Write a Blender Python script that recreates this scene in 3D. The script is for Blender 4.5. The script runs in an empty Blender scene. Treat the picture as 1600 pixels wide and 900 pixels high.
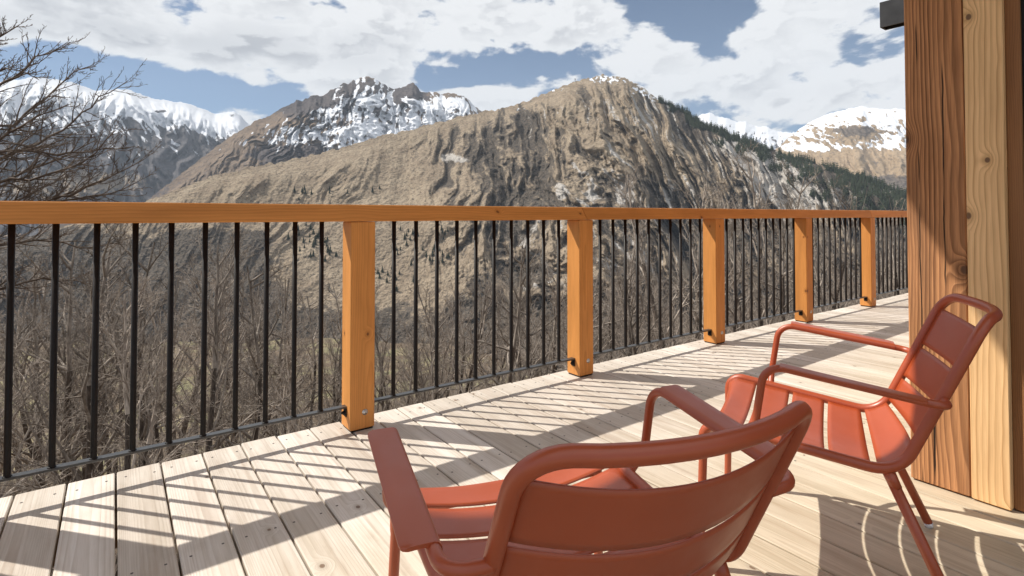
import bpy, math, random
import numpy as np
from mathutils import Vector, Matrix

# ------------------------------------------------------------------ camera
F_PX, PITCH, CY, YAW, CAM_H = 848.63, 0.02119, 317.35, 0.93922, 0.9774
sc = bpy.context.scene
cam_data = bpy.data.cameras.new('camera')
cam = bpy.data.objects.new('camera', cam_data)
sc.collection.objects.link(cam)
sc.camera = cam
cam.location = (0, 0, CAM_H)
cam.rotation_euler = (math.pi / 2 + PITCH, 0, YAW - math.pi / 2)
cam_data.sensor_width = 36
cam_data.lens = F_PX / 1600 * 36
cam_data.shift_y = -(450 - CY) / 1600
cam_data.clip_start = 0.05
cam_data.clip_end = 60000

# ------------------------------------------------------------------ light
SUN_EL = math.radians(48.8)
SUN_H = (-0.659, 0.752)                      # horizontal direction towards the sun
SUN_ENERGY = 4.4
SKY_STRENGTH = 0.115
CLOUD_GAIN = 6.3
sun_dir = Vector((SUN_H[0] * math.cos(SUN_EL), SUN_H[1] * math.cos(SUN_EL), math.sin(SUN_EL))).normalized()
sd = bpy.data.lights.new('sun', 'SUN')
sd.energy = SUN_ENERGY
sd.angle = math.radians(0.53)
sd.color = (1.0, 0.945, 0.86)
sun = bpy.data.objects.new('sun', sd)
sc.collection.objects.link(sun)
sun.rotation_euler = sun_dir.to_track_quat('Z', 'Y').to_euler()
sun.location = (0, 0, 50)

sc.view_settings.view_transform = 'Standard'
sc.view_settings.look = 'None'
sc.view_settings.gamma = 1
sc.view_settings.exposure = 0.42
sc.view_settings.use_curve_mapping = False
sc.render.resolution_x, sc.render.resolution_y = 1024, 576


def ray(px, py):
    """world direction behind a point of the 1600x900 picture"""
    x = (px - 800) / F_PX
    y = (CY - py) / F_PX
    c, s = math.cos(PITCH), math.sin(PITCH)
    fw, up = c - y * s, s + y * c
    return np.array([fw * math.cos(YAW) + x * math.sin(YAW), fw * math.sin(YAW) - x * math.cos(YAW), up])


def az_el(px, py):
    d = ray(px, py)
    return math.atan2(d[1], d[0]), math.atan2(d[2], math.hypot(d[0], d[1]))


# ------------------------------------------------------------------ node helpers
class NT:
    def __init__(s, tree):
        s.t = tree

    def n(s, kind, **kw):
        nd = s.t.nodes.new(kind)
        for k, v in kw.items():
            setattr(nd, k, v)
        return nd

    def put(s, sock, v):
        if v is None:
            return
        if isinstance(v, bpy.types.NodeSocket):
            s.t.links.new(v, sock)
        elif isinstance(v, (tuple, list)) and len(v) == 3 and sock.type == 'RGBA':
            sock.default_value = (*v, 1)
        else:
            sock.default_value = v

    def m(s, op, a, b=None, c=None, clamp=False):
        nd = s.n('ShaderNodeMath', operation=op, use_clamp=clamp)
        s.put(nd.inputs[0], a)
        s.put(nd.inputs[1], b)
        s.put(nd.inputs[2], c)
        return nd.outputs[0]

    def vm(s, op, a, b=None, scale=None):
        nd = s.n('ShaderNodeVectorMath', operation=op)
        s.put(nd.inputs[0], a)
        if b is not None:
            s.put(nd.inputs[1], b)
        if scale is not None:
            s.put(nd.inputs['Scale'], scale)
        return nd.outputs[1] if op in ('LENGTH', 'DISTANCE', 'DOT_PRODUCT') else nd.outputs[0]

    def noise(s, vec, scale, detail=4, rough=0.5, dim='3D', w=None, dist=0, out=0):
        nd = s.n('ShaderNodeTexNoise', noise_dimensions=dim)
        s.put(nd.inputs['Vector'], vec)
        if w is not None:
            s.put(nd.inputs['W'], w)
        s.put(nd.inputs['Scale'], scale)
        s.put(nd.inputs['Detail'], detail)
        s.put(nd.inputs['Roughness'], rough)
        s.put(nd.inputs['Distortion'], dist)
        return nd.outputs[out]

    def voro(s, vec, scale, dim='3D', feature='F1', out='Distance', rnd=1.0):
        nd = s.n('ShaderNodeTexVoronoi', voronoi_dimensions=dim, feature=feature)
        s.put(nd.inputs['Vector'], vec)
        s.put(nd.inputs['Scale'], scale)
        s.put(nd.inputs['Randomness'], rnd)
        return nd.outputs[out]

    def step(s, v, a, b, lo=0.0, hi=1.0, kind='SMOOTHSTEP'):
        nd = s.n('ShaderNodeMapRange', interpolation_type=kind, clamp=True)
        s.put(nd.inputs[0], v)
        for i, q in enumerate((a, b, lo, hi)):
            s.put(nd.inputs[i + 1], q)
        return nd.outputs[0]

    def mix(s, f, a, b, blend='MIX'):
        nd = s.n('ShaderNodeMix', data_type='RGBA', blend_type=blend)
        s.put(nd.inputs[0], f)
        s.put(nd.inputs[6], a)
        s.put(nd.inputs[7], b)
        return nd.outputs[2]

    def xyz(s, v):
        nd = s.n('ShaderNodeSeparateXYZ')
        s.put(nd.inputs[0], v)
        return nd.outputs

    def comb(s, x, y, z):
        nd = s.n('ShaderNodeCombineXYZ')
        s.put(nd.inputs[0], x)
        s.put(nd.inputs[1], y)
        s.put(nd.inputs[2], z)
        return nd.outputs[0]

    def attr(s, name, out='Vector'):
        return s.n('ShaderNodeAttribute', attribute_name=name).outputs[out]

    def bump(s, h, strength=0.3, dist=0.002):
        nd = s.n('ShaderNodeBump')
        s.put(nd.inputs['Strength'], strength)
        s.put(nd.inputs['Distance'], dist)
        s.put(nd.inputs['Height'], h)
        return nd.outputs[0]


def new_mat(name):
    m = bpy.data.materials.new(name)
    m.use_nodes = True
    t = m.node_tree
    b = t.nodes['Principled BSDF']
    return m, NT(t), b


def plain(name, col, rough=0.5, metal=0.0, var=0.15, scale=20, spec=0.5, bump=0.0):
    m, N, b = new_mat(name)
    pos = N.n('ShaderNodeNewGeometry').outputs['Position']
    f = N.noise(pos, scale, 5, 0.6)
    lo = tuple(c * (1 - var) for c in col)
    hi = tuple(min(1, c * (1 + var)) for c in col)
    N.put(b.inputs['Base Color'], N.mix(N.step(f, 0.3, 0.7), lo, hi))
    N.put(b.inputs['Roughness'], N.step(f, 0.25, 0.75, rough * 0.9, min(1, rough * 1.1)))
    b.inputs['Metallic'].default_value = metal
    b.inputs['Specular IOR Level'].default_value = spec
    if bump:
        N.put(b.inputs['Normal'], N.bump(N.noise(pos, scale * 8, 4), bump, 0.001))
    return m


# ------------------------------------------------------------------ sky with clouds
world = bpy.data.worlds.new('World')
sc.world = world
world.use_nodes = True
W = NT(world.node_tree)
bg = world.node_tree.nodes['Background']
sky = W.n('ShaderNodeTexSky', sky_type='NISHITA')
sky.sun_disc = False
sky.sun_elevation = SUN_EL
sky.sun_rotation = math.atan2(SUN_H[0], SUN_H[1])
sky.altitude = 1500
sky.air_density = 1.0
sky.dust_density = 0.6
sky.ozone_density = 2.2
dirv = W.n('ShaderNodeTexCoord').outputs['Generated']
dx, dy, dz = W.xyz(dirv)
azn = W.m('ARCTAN2', dy, dx)
eln = W.m('ARCSINE', dz)
uv = W.comb(azn, W.m('MULTIPLY', eln, 1.9), 0.0)
wrp = W.vm('SUBTRACT', W.noise(uv, 3.5, 4, 0.55, out=1), (0.5, 0.5, 0.5))
uvw = W.vm('ADD', uv, W.vm('SCALE', wrp, scale=0.09))
aw, ew, _ = W.xyz(uvw)
ew = W.m('DIVIDE', ew, 1.9)


def blobs(items):
    tot = None
    for (px, py, rx, ry, amp) in items:
        a, e = az_el(px, py)
        x = W.m('DIVIDE', W.m('SUBTRACT', aw, a), rx / F_PX)
        y = W.m('DIVIDE', W.m('SUBTRACT', ew, e), ry / F_PX)
        r2 = W.m('MULTIPLY_ADD', x, x, W.m('MULTIPLY', y, y))
        g = W.m('MULTIPLY', W.m('POWER', 2.718, W.m('MULTIPLY', r2, -1.0)), amp)
        tot = g if tot is None else W.m('ADD', tot, g)
    return tot


cover = blobs([
    (30, 25, 190, 52, .8), (260, 25, 190, 50, .8), (470, 30, 170, 62, .8), (640, 22, 190, 50, .7), (330, 95, 90, 26, .45),
    (560, 115, 150, 45, .6), (450, 120, 90, 28, .35), (395, 168, 34, 18, .65), (700, 150, 140, 34, .5), (800, 150, 45, 26, .25),
    (800, 45, 130, 40, .7), (890, 62, 60, 34, .55), (960, 22, 48, 36, .6), (1030, 22, 18, 8, .3), (990, 95, 85, 40, .7),
    (1110, 118, 150, 44, .75), (1210, 150, 120, 50, .7), (1340, 40, 110, 75, .8), (1390, 130, 110, 60, .6),
    (1230, 45, 40, 14, .3), (70, 160, 70, 45, .55), (190, 140, 60, 14, .35), (1165, 50, 18, 8, .3),
    (255, 122, 165, 34, -.8), (110, 100, 90, 18, -.45), (450, 95, 70, 10, -.3), (700, 92, 70, 20, -.5), (820, 112, 90, 26, -.6), (1090, 40, 80, 30, -.6),
    (1190, 82, 50, 14, -.4), (1200, 195, 90, 14, -.5), (390, 14, 26, 14, -.5), (1120, 12, 50, 20, -.4), (1250, 175, 70, 10, -.25), (730, 48, 16, 16, -.3)])
cover = W.m('MINIMUM', W.m('MAXIMUM', cover, -1.0), 1.0)


def cloud_noise(v):
    base = W.noise(v, 7.0, 11, 0.57, dist=0.2)
    vw = W.vm('ADD', v, W.vm('SCALE', W.vm('SUBTRACT', W.noise(v, 22, 4, 0.6, out=1), (0.5, 0.5, 0.5)), scale=0.045))
    b1 = W.m('SUBTRACT', 0.45, W.voro(vw, 13.0, dim='2D', feature='SMOOTH_F1'))
    b2 = W.m('SUBTRACT', 0.45, W.voro(vw, 31.0, dim='2D', feature='SMOOTH_F1'))
    return W.m('ADD', base, W.m('MULTIPLY_ADD', b1, 0.17, W.m('MULTIPLY', b2, 0.07)))


n1 = cloud_noise(uv)
n1s = cloud_noise(W.vm('ADD', uv, (0.014, 0.026, 0.0)))      # the same field a little nearer the sun
dens = W.m('MULTIPLY_ADD', cover, 0.52, W.m('MULTIPLY', W.m('SUBTRACT', n1, 0.5), 2.5))
# overhead, out of view, cloud cover is added to raise the ambient light
dens = W.m('ADD', dens, W.step(eln, 0.42, 0.75, 0, 0.42))
mask = W.step(dens, 0.08, 0.30)
grey = blobs([(300, 62, 190, 26, .75), (110, 25, 130, 30, .6), (470, 45, 120, 30, .5), (600, 75, 80, 28, .55), (720, 25, 90, 18, .5), (1190, 150, 130, 22, .35), (1380, 110, 60, 50, .3), (870, 60, 40, 14, .3)])
lit = W.step(W.m('SUBTRACT', n1, n1s), -0.05, 0.045)
thick = W.step(W.m('ADD', dens, W.m('MULTIPLY', W.m('SUBTRACT', W.noise(uvw, 4, 5, 0.5), 0.5), 1.2)), 0.25, 0.95)
shade = W.m('MULTIPLY_ADD', W.m('SUBTRACT', 0.45, lit), 0.55, W.m('MULTIPLY_ADD', grey, 0.55, W.m('MULTIPLY', thick, 0.22)), clamp=True)
shade = W.m('MULTIPLY', shade, W.step(dens, 0.15, 0.75))
ccol = W.mix(shade, (1.0, 1.0, 1.0), (0.50, 0.51, 0.54))
ccol = W.vm('SCALE', ccol, scale=CLOUD_GAIN)
skyc = W.vm('MULTIPLY', sky.outputs[0], W.vm('SCALE', (0.58, 0.64, 0.68), scale=W.step(eln, 0.05, 0.45, 0.95, 0.72, kind='LINEAR')))
W.put(bg.inputs[0], W.mix(mask, skyc, ccol))
bg.inputs[1].default_value = SKY_STRENGTH


# ------------------------------------------------------------------ object helpers
COL = sc.collection


def tag(o, label=None, cat=None, group=None, kind=None):
    if label: o['label'] = label
    if cat: o['category'] = cat
    if group: o['group'] = group
    if kind: o['kind'] = kind
    return o


def empty(name, loc=(0, 0, 0), rz=0, **kw):
    o = bpy.data.objects.new(name, None)
    o.empty_display_size = 0.2
    COL.objects.link(o)
    o.location = loc
    o.rotation_euler = (0, 0, rz)
    return tag(o, **kw)


class MB:
    """gathers geometry, then links it as one mesh object"""

    def __init__(s):
        s.v, s.f, s.mi, s.seed, s.wc, s.sm = [], [], [], [], [], []

    def add(s, verts, faces, mi=0, seed=0.0, wc=None, smooth=False):
        o = len(s.v)
        s.v += [tuple(map(float, q)) for q in verts]
        s.f += [tuple(i + o for i in f) for f in faces]
        s.mi += [mi] * len(faces)
        s.sm += [smooth] * len(faces)
        s.seed += [seed] * len(verts)
        s.wc += [tuple(map(float, q)) for q in (wc if wc is not None else verts)]

    def box(s, lo, hi, grain=0, ch=0.0, seed=None, mi=0, rot=None, origin=None):
        """box with chamfered edges along the grain axis; wood coordinates (grain, a, b)"""
        seed = random.random() if seed is None else seed
        lo, hi = np.array(lo, float), np.array(hi, float)
        g = grain
        a, b = [i for i in range(3) if i != g]
        A0, A1, B0, B1 = lo[a], hi[a], lo[b], hi[b]
        c = ch
        if c > 0:
            prof = [(A0 + c, B0), (A1 - c, B0), (A1, B0 + c), (A1, B1 - c), (A1 - c, B1), (A0 + c, B1), (A0, B1 - c), (A0, B0 + c)]
            rings = [(lo[g], c), (lo[g] + c, 0), (hi[g] - c, 0), (hi[g], c)]
        else:
            prof = [(A0, B0), (A1, B0), (A1, B1), (A0, B1)]
            rings = [(lo[g], 0), (hi[g], 0)]
        ca, cb = (A0 + A1) / 2, (B0 + B1) / 2
        V, Wc = [], []
        for gg, ins in rings:
            for (pa, pb) in prof:
                q = [0, 0, 0]
                q[g] = gg
                q[a] = ca + (pa - ca) * (1 - ins / max(1e-6, (A1 - A0) / 2))
                q[b] = cb + (pb - cb) * (1 - ins / max(1e-6, (B1 - B0) / 2))
                V.append(q)
                Wc.append((gg, q[a] - ca, q[b] - cb))
        n = len(prof)
        Fs = []
        for r in range(len(rings) - 1):
            for i in range(n):
                j = (i + 1) % n
                Fs.append((r * n + i, r * n + j, (r + 1) * n + j, (r + 1) * n + i))
        Fs.append(tuple(reversed(range(n))))
        Fs.append(tuple(range((len(rings) - 1) * n, len(rings) * n)))
        if g == 1:
            Fs = [tuple(reversed(f)) for f in Fs]
        s.add(V, Fs, mi, seed, Wc)

    def tube(s, pts, r, k=12, mi=0, caps=True, smooth=True, up=(0, 0, 1)):
        P = np.array(pts, float)
        n = len(P)
        R = np.full(n, r) if np.isscalar(r) else np.array(r, float)
        T = np.gradient(P, axis=0)
        T /= np.linalg.norm(T, axis=1)[:, None] + 1e-12
        u = np.array(up, float)
        if abs(T[0] @ u) > 0.9:
            u = np.array([1.0, 0, 0])
        u = u - T[0] * (T[0] @ u)
        u /= np.linalg.norm(u)
        ang = np.arange(k) * 2 * np.pi / k
        V = []
        for i in range(n):
            u = u - T[i] * (T[i] @ u)
            u /= np.linalg.norm(u) + 1e-12
            w = np.cross(T[i], u)
            V += list(P[i] + R[i] * (np.cos(ang)[:, None] * u + np.sin(ang)[:, None] * w))
        Fs = []
        for i in range(n - 1):
            for j in range(k):
                q = (j + 1) % k
                Fs.append((i * k + j, i * k + q, (i + 1) * k + q, (i + 1) * k + j))
        if caps:
            Fs.append(tuple(reversed(range(k))))
            Fs.append(tuple(range((n - 1) * k, n * k)))
        s.add(V, Fs, mi, 0.0, None, smooth)

    def build(s, name, mats, parent=None, auto=None):
        me = bpy.data.meshes.new(name)
        me.from_pydata(s.v, [], s.f)
        if not isinstance(mats, (list, tuple)):
            mats = [mats]
        for m in mats:
            me.materials.append(m)
        me.polygons.foreach_set('material_index', s.mi)
        me.polygons.foreach_set('use_smooth', s.sm)
        at = me.attributes.new('seed', 'FLOAT', 'POINT')
        at.data.foreach_set('value', s.seed)
        at = me.attributes.new('wc', 'FLOAT_VECTOR', 'POINT')
        at.data.foreach_set('vector', np.array(s.wc, dtype=np.float32).ravel())
        me.update()
        o = bpy.data.objects.new(name, me)
        COL.objects.link(o)
        if parent is not None:
            o.parent = parent
        return o


# ------------------------------------------------------------------ wood
def wood(name, light, dark, ring=260, ringmix=0.6, knots=0.0, knot_scale=2.2, knot_r=0.04, knot_col=None, rough=0.6,
         fibre=0.25, tint=0.12, relief=0.3, drift=0.02, streak=None, pow_=2.2, cracks=0.0, warp_g=1.2, spec=0.3, defl=0.022, shelter=False):
    m, N, b = new_mat(name)
    wc = N.attr('wc')
    seed = N.attr('seed', 'Fac')
    g, a, c = N.xyz(wc)
    s1 = N.m('FRACT', N.m('MULTIPLY', seed, 37.17))
    s2 = N.m('FRACT', N.m('MULTIPLY', seed, 91.73))
    off = N.comb(N.m('MULTIPLY', seed, 57.0), N.m('MULTIPLY', s1, 31.0), N.m('MULTIPLY', s2, 17.0))
    flow = N.vm('ADD', N.comb(N.m('MULTIPLY', g, warp_g), N.m('MULTIPLY', a, 4.0), N.m('MULTIPLY', c, 4.0)), off)
    nz = N.noise(flow, 1.0, 3, 0.5, out=1)
    nx, ny, nzz = N.xyz(nz)
    # pith somewhere below the board
    pa = N.m('MULTIPLY_ADD', N.m('SUBTRACT', s1, 0.5), 0.11, N.m('MULTIPLY', N.m('SUBTRACT', nx, 0.5), drift * 3))
    pb = N.m('MULTIPLY_ADD', s2, -0.09, N.m('MULTIPLY', N.m('SUBTRACT', ny, 0.5), drift * 4))
    pb = N.m('SUBTRACT', pb, 0.035)
    da, db = N.m('SUBTRACT', a, pa), N.m('SUBTRACT', c, pb)
    r = N.m('SQRT', N.m('MULTIPLY_ADD', da, da, N.m('MULTIPLY', db, db)))
    kn = None
    if knots > 0:
        kv = N.vm('ADD', N.comb(N.m('MULTIPLY', g, 1.0), N.m('MULTIPLY', N.m('ADD', a, c), 1.35), 0.0), off)
        vd = N.n('ShaderNodeTexVoronoi', voronoi_dimensions='2D', feature='F1')
        N.put(vd.inputs['Vector'], kv)
        N.put(vd.inputs['Scale'], knot_scale)
        kd = vd.outputs['Distance']
        kr = N.xyz(vd.outputs['Color'])[0]
        on = N.m('LESS_THAN', kr, knots)
        size = N.m('MULTIPLY_ADD', kr, 0.5 / max(knots, .01), 0.6)
        kd = N.m('DIVIDE', kd, size)
        q = N.m('DIVIDE', kd, knot_r * 2.4)
        bell = N.m('POWER', 2.718, N.m('MULTIPLY', N.m('MULTIPLY', q, q), -1.0))
        r = N.m('ADD', r, N.m('MULTIPLY', N.m('MULTIPLY', bell, on), defl))
        kn = N.m('MULTIPLY', N.step(kd, knot_r * 0.6, knot_r, 1, 0), on)
        khal = N.m('MULTIPLY', N.step(kd, knot_r, knot_r * 2.6, 1, 0), on)
    r = N.m('ADD', r, N.m('MULTIPLY', N.noise(flow, 4.0, 2), 0.0014))
    fr = N.m('FRACT', N.m('MULTIPLY', r, ring))
    tri = N.m('MULTIPLY', N.step(fr, 0.0, 0.82, kind='LINEAR'), N.step(fr, 0.86, 1.0, 1, 0))
    late = N.m('POWER', tri, pow_)
    amp = N.step(N.noise(N.comb(N.m('MULTIPLY', r, 60), seed, 0.0), 1.0, 2), 0.3, 0.7, 0.45, 1.0)
    late = N.m('MULTIPLY', late, amp)
    fib = N.noise(N.vm('ADD', N.comb(N.m('MULTIPLY', g, 7.0), N.m('MULTIPLY', a, 420.0), N.m('MULTIPLY', c, 420.0)), off), 1.0, 3, 0.6)
    blot = N.noise(N.vm('ADD', N.comb(N.m('MULTIPLY', g, 2.0), N.m('MULTIPLY', a, 14.0), N.m('MULTIPLY', c, 14.0)), off), 1.0, 4, 0.6)
    col = N.mix(N.m('MULTIPLY', late, ringmix), light, dark)
    col = N.mix(N.m('MULTIPLY', N.step(fib, 0.35, 0.75), fibre), col, dark)
    v = N.m('MULTIPLY_ADD', N.m('SUBTRACT', s2, 0.5), tint * 2, 1.0)
    v = N.m('MULTIPLY', v, N.step(blot, 0.25, 0.75, 1 - tint, 1 + tint))
    col = N.vm('MULTIPLY', col, N.comb(v, N.m('POWER', v, 1.12), N.m('POWER', v, 1.3)))
    if streak:
        st = N.noise(N.vm('ADD', N.comb(N.m('MULTIPLY', g, 1.4), N.m('MULTIPLY', a, 22.0), N.m('MULTIPLY', c, 22.0)), off), 1.0, 4, 0.6)
        col = N.mix(N.m('MULTIPLY', N.step(st, 0.52, 0.7), streak[1]), col, streak[0])
    if shelter:      # boards under the eave have bleached less
        px_, py_, _z = N.xyz(N.n('ShaderNodeNewGeometry').outputs['Position'])
        sh_ = N.step(N.m('ADD', py_, N.m('MULTIPLY', N.m('SUBTRACT', blot, 0.5), 0.8)), 0.7, 2.1, 1, 0)
        col = N.mix(sh_, col, N.vm('MULTIPLY', col, (1.0, 0.945, 0.80)))
        grime = N.noise(N.comb(N.m('MULTIPLY', px_, 5.0), N.m('MULTIPLY', py_, 3.0), 0.0), 1.0, 6, 0.7)
        col = N.mix(N.m('MULTIPLY', N.step(grime, 0.54, 0.72), 0.35), col, N.vm('MULTIPLY', col, (0.72, 0.68, 0.64)))
    h = N.m('MULTIPLY_ADD', late, relief, N.m('MULTIPLY', fib, 0.35))
    if cracks > 0:
        ck = None
        for (c0, amp_, fr_, wd, gt) in ((0.012, 0.022, 1.3, 0.0030, 0.40), (-0.028, 0.016, 2.0, 0.0020, 0.46), (0.047, 0.012, 1.7, 0.0017, 0.48)):
            path = N.m('MULTIPLY_ADD', N.m('SUBTRACT', N.noise(N.comb(N.m('MULTIPLY', g, fr_), c0 * 100, 0.0), 1.0, 4, 0.55), 0.5), amp_ * 2, c0)
            one = N.step(N.m('ABSOLUTE', N.m('SUBTRACT', c, path)), wd * 0.4, wd * 1.6, 1, 0)
            gate = N.step(N.noise(N.comb(N.m('MULTIPLY', g, 1.6), c0 * 300, 3.0), 1.0, 2), gt, gt + 0.05)
            one = N.m('MULTIPLY', one, gate)
            ck = one if ck is None else N.m('MAXIMUM', ck, one)
        ck = N.m('MULTIPLY', ck, cracks)
        col = N.mix(ck, col, (0.02, 0.012, 0.008))
        h = N.m('SUBTRACT', h, N.m('MULTIPLY', ck, 1.5))
    if kn is not None:
        kc = knot_col or tuple(x * 0.35 for x in dark)
        col = N.mix(N.m('MULTIPLY', khal, 0.45), col, dark)
        col = N.mix(N.m('MULTIPLY', kn, 0.85), col, kc)
    N.put(b.inputs['Base Color'], col)
    N.put(b.inputs['Roughness'], N.step(fib, 0.2, 0.8, rough - 0.06, rough + 0.08))
    b.inputs['Specular IOR Level'].default_value = spec
    N.put(b.inputs['Normal'], N.bump(h, 0.55, 0.0016))
    return m


M_DECK = wood('deck_larch', (0.65, 0.588, 0.515), (0.43, 0.36, 0.285), ring=240, ringmix=0.5, warp_g=0.45, knots=0.55, knot_scale=2.7, knot_r=0.034,
              knot_col=(0.17, 0.10, 0.06), rough=0.62, tint=0.13, fibre=0.22, streak=((0.38, 0.29, 0.22), 0.45), relief=0.6, drift=0.005, shelter=True)
M_LARCH = wood('oiled_larch', (0.67, 0.29, 0.078), (0.43, 0.15, 0.032), ring=130, ringmix=0.5, knots=0.5, knot_scale=3.2, knot_r=0.045,
               knot_col=(0.16, 0.055, 0.02), rough=0.5, tint=0.13, fibre=0.25, relief=0.3, drift=0.012)
M_OLD = wood('weathered_beam_wood', (0.57, 0.27, 0.115), (0.12, 0.045, 0.017), ring=105, ringmix=1.0, knots=0.3, knot_scale=2.2, knot_r=0.05,
             knot_col=(0.10, 0.05, 0.03), rough=0.72, tint=0.16, fibre=0.45, relief=1.8, drift=0.014, pow_=1.5, cracks=1.0,
             streak=((0.20, 0.10, 0.05), 0.45), warp_g=0.9, defl=0.035)
M_PALE = wood('pale_board_wood', (0.86, 0.555, 0.275), (0.50, 0.27, 0.11), ring=70, ringmix=0.9, knots=0.62, knot_scale=4.2, knot_r=0.072,
              knot_col=(0.13, 0.07, 0.045), rough=0.7, tint=0.10, fibre=0.3, relief=0.8, drift=0.016, pow_=2.6, warp_g=1.2, defl=0.03)
M_JAMB = wood('brown_jamb_wood', (0.33, 0.155, 0.06), (0.17, 0.07, 0.028), ring=160, knots=0.2, rough=0.55)
M_METAL = plain('black_painted_steel', (0.014, 0.011, 0.010), 0.5, 0.0, 0.2, 60, 0.25)
M_BAR = plain('black_steel_flat_bar', (0.03, 0.03, 0.03), 0.36, 0.0, 0.2, 60, 0.9)
M_BEAMSTEEL = plain('dark_beam_steel', (0.022, 0.022, 0.024), 0.5, 0.2, 0.3, 8)
M_ZINC = plain('zinc_bolt', (0.62, 0.60, 0.56), 0.35, 1.0, 0.2, 200)
M_SCREW = plain('deck_screw', (0.10, 0.08, 0.07), 0.5, 0.6, 0.3, 200)
M_JOIST = plain('joist_wood', (0.16, 0.10, 0.06), 0.8, 0, 0.3, 10)
M_GLIDE = plain('clear_plastic_glide', (0.75, 0.75, 0.75), 0.15, 0, 0.05, 50)
M_SOFFIT = wood('soffit_wood', (0.40, 0.22, 0.10), (0.22, 0.10, 0.045), ring=120, rough=0.7)

# ------------------------------------------------------------------ deck
random.seed(4)
deck = MB()
PITCHB, X0 = 0.1432, -0.2700
EDGE_Y = 2.572
T = 0.028
for i in range(-26, 74):
    x0 = X0 + i * PITCHB + 0.003
    x1 = x0 + PITCHB - 0.0065
    y1 = EDGE_Y + random.uniform(-0.006, 0.006)
    z1 = random.uniform(-0.0012, 0.0)
    sd_ = random.random()
    ymin = -3.2
    deck.box((x0, ymin, z1 - T), (x1, y1, z1), grain=1, ch=0.003, seed=sd_)
    for ys in (1.825, 2.495, 1.10, 0.38, -0.34):
        for xs in (x0 + 0.026 + random.uniform(-.006, .006), x1 - 0.026 + random.uniform(-.006, .006)):
            yy = ys + random.uniform(-0.012, 0.012)
            k = 6
            deck.add([(xs + 0.0044 * math.cos(q * 2 * math.pi / k), yy + 0.0044 * math.sin(q * 2 * math.pi / k), z1 + 0.0006) for q in range(k)],
                     [tuple(range(k))], mi=1)
for ys in (1.825, 2.47, 1.10, 0.38, -0.34):
    deck.box((-3.95, ys - 0.035, -0.22), (10.3, ys + 0.035, -T - 0.0025), grain=0, seed=.3, mi=2)
deck_o = deck.build('deck', [M_DECK, M_SCREW, M_JOIST])
tag(deck_o, kind='structure')

# ------------------------------------------------------------------ railing
RAIL_IN, RAIL_OUT, PW = 2.400, 2.514, 0.114
YC = (RAIL_IN + RAIL_OUT) / 2
HT, HB = 1.0226, 0.9465
posts_x = [-3.29, -1.89, -0.505] + [0.860 + 1.3995 * i for i in range(7)]
rail_o = empty('railing', (posts_x[0], YC, 0), label='orange larch railing with round black steel balusters along the deck edge', cat='railing')


def rel(mb, off):
    mb.v = [(x - off[0], y - off[1], z - off[2]) for (x, y, z) in mb.v]
    return mb


RO = (posts_x[0], YC, 0)


def rp(name, mb, mat, parent=None):
    return rel(mb, RO).build(name, mat, parent or rail_o)


random.seed(11)
# top rail in three lengths joined by slanted scarfs
joints = [-3.4, 2.30, 6.475, 9.35]
for i in range(3):
    mb = MB()
    a, b_ = joints[i] + (0.0015 if i else 0), joints[i + 1]
    mb.box((a, RAIL_IN - 0.001, HB), (b_, RAIL_OUT + 0.012, HT), grain=0, ch=0.004, seed=[0.213, 0.55, 0.871][i])
    sl = 0.05
    nv = []
    for (x, y, z) in mb.v:
        t = 0.5 - (z - HB) / (HT - HB)
        if i > 0 and x < a + 0.02: x += sl * t
        if i < 2 and x > b_ - 0.02: x += sl * t
        nv.append((x, y, z))
    mb.v = nv
    rp('top_rail', mb, M_LARCH)
for i, px_ in enumerate(posts_x):
    mb = MB()
    mb.box((px_, RAIL_IN, 0.008), (px_ + PW, RAIL_OUT, HB - 0.0015), grain=2, ch=0.0035, seed=random.random())
    po = rp('post', mb, M_LARCH)
    # black rubber shim under the post
    mb = MB()
    mb.box((px_ + 0.006, RAIL_IN + 0.006, 0.0005), (px_ + PW - 0.006, RAIL_OUT - 0.006, 0.0075), grain=2)
    rp('post_shim', mb, M_METAL, po)
    # dome headed bolt with washer
    mb = MB()
    bx_, bz = px_ + 0.068, 0.092 - (0.01 if i % 2 else 0)
    ring = []
    prof = [(0.0135, 0.0), (0.0135, 0.0025), (0.0095, 0.0028), (0.0085, 0.0065), (0.005, 0.0092), (0.0012, 0.0100)]
    k = 14
    V, Fc = [], []
    for (rr, d) in prof:
        for q in range(k):
            t = q * 2 * math.pi / k
            V.append((bx_ + rr * math.cos(t), RAIL_IN - d, bz + rr * math.sin(t)))
    for j in range(len(prof) - 1):
        for q in range(k):
            Fc.append((j * k + q, (j + 1) * k + q, (j + 1) * k + (q + 1) % k, j * k + (q + 1) % k))
    Fc.append(tuple(range((len(prof) - 1) * k, len(prof) * k)))
    mb.add(V, Fc, smooth=True)
    rp('bolt', mb, M_ZINC, po)
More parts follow.
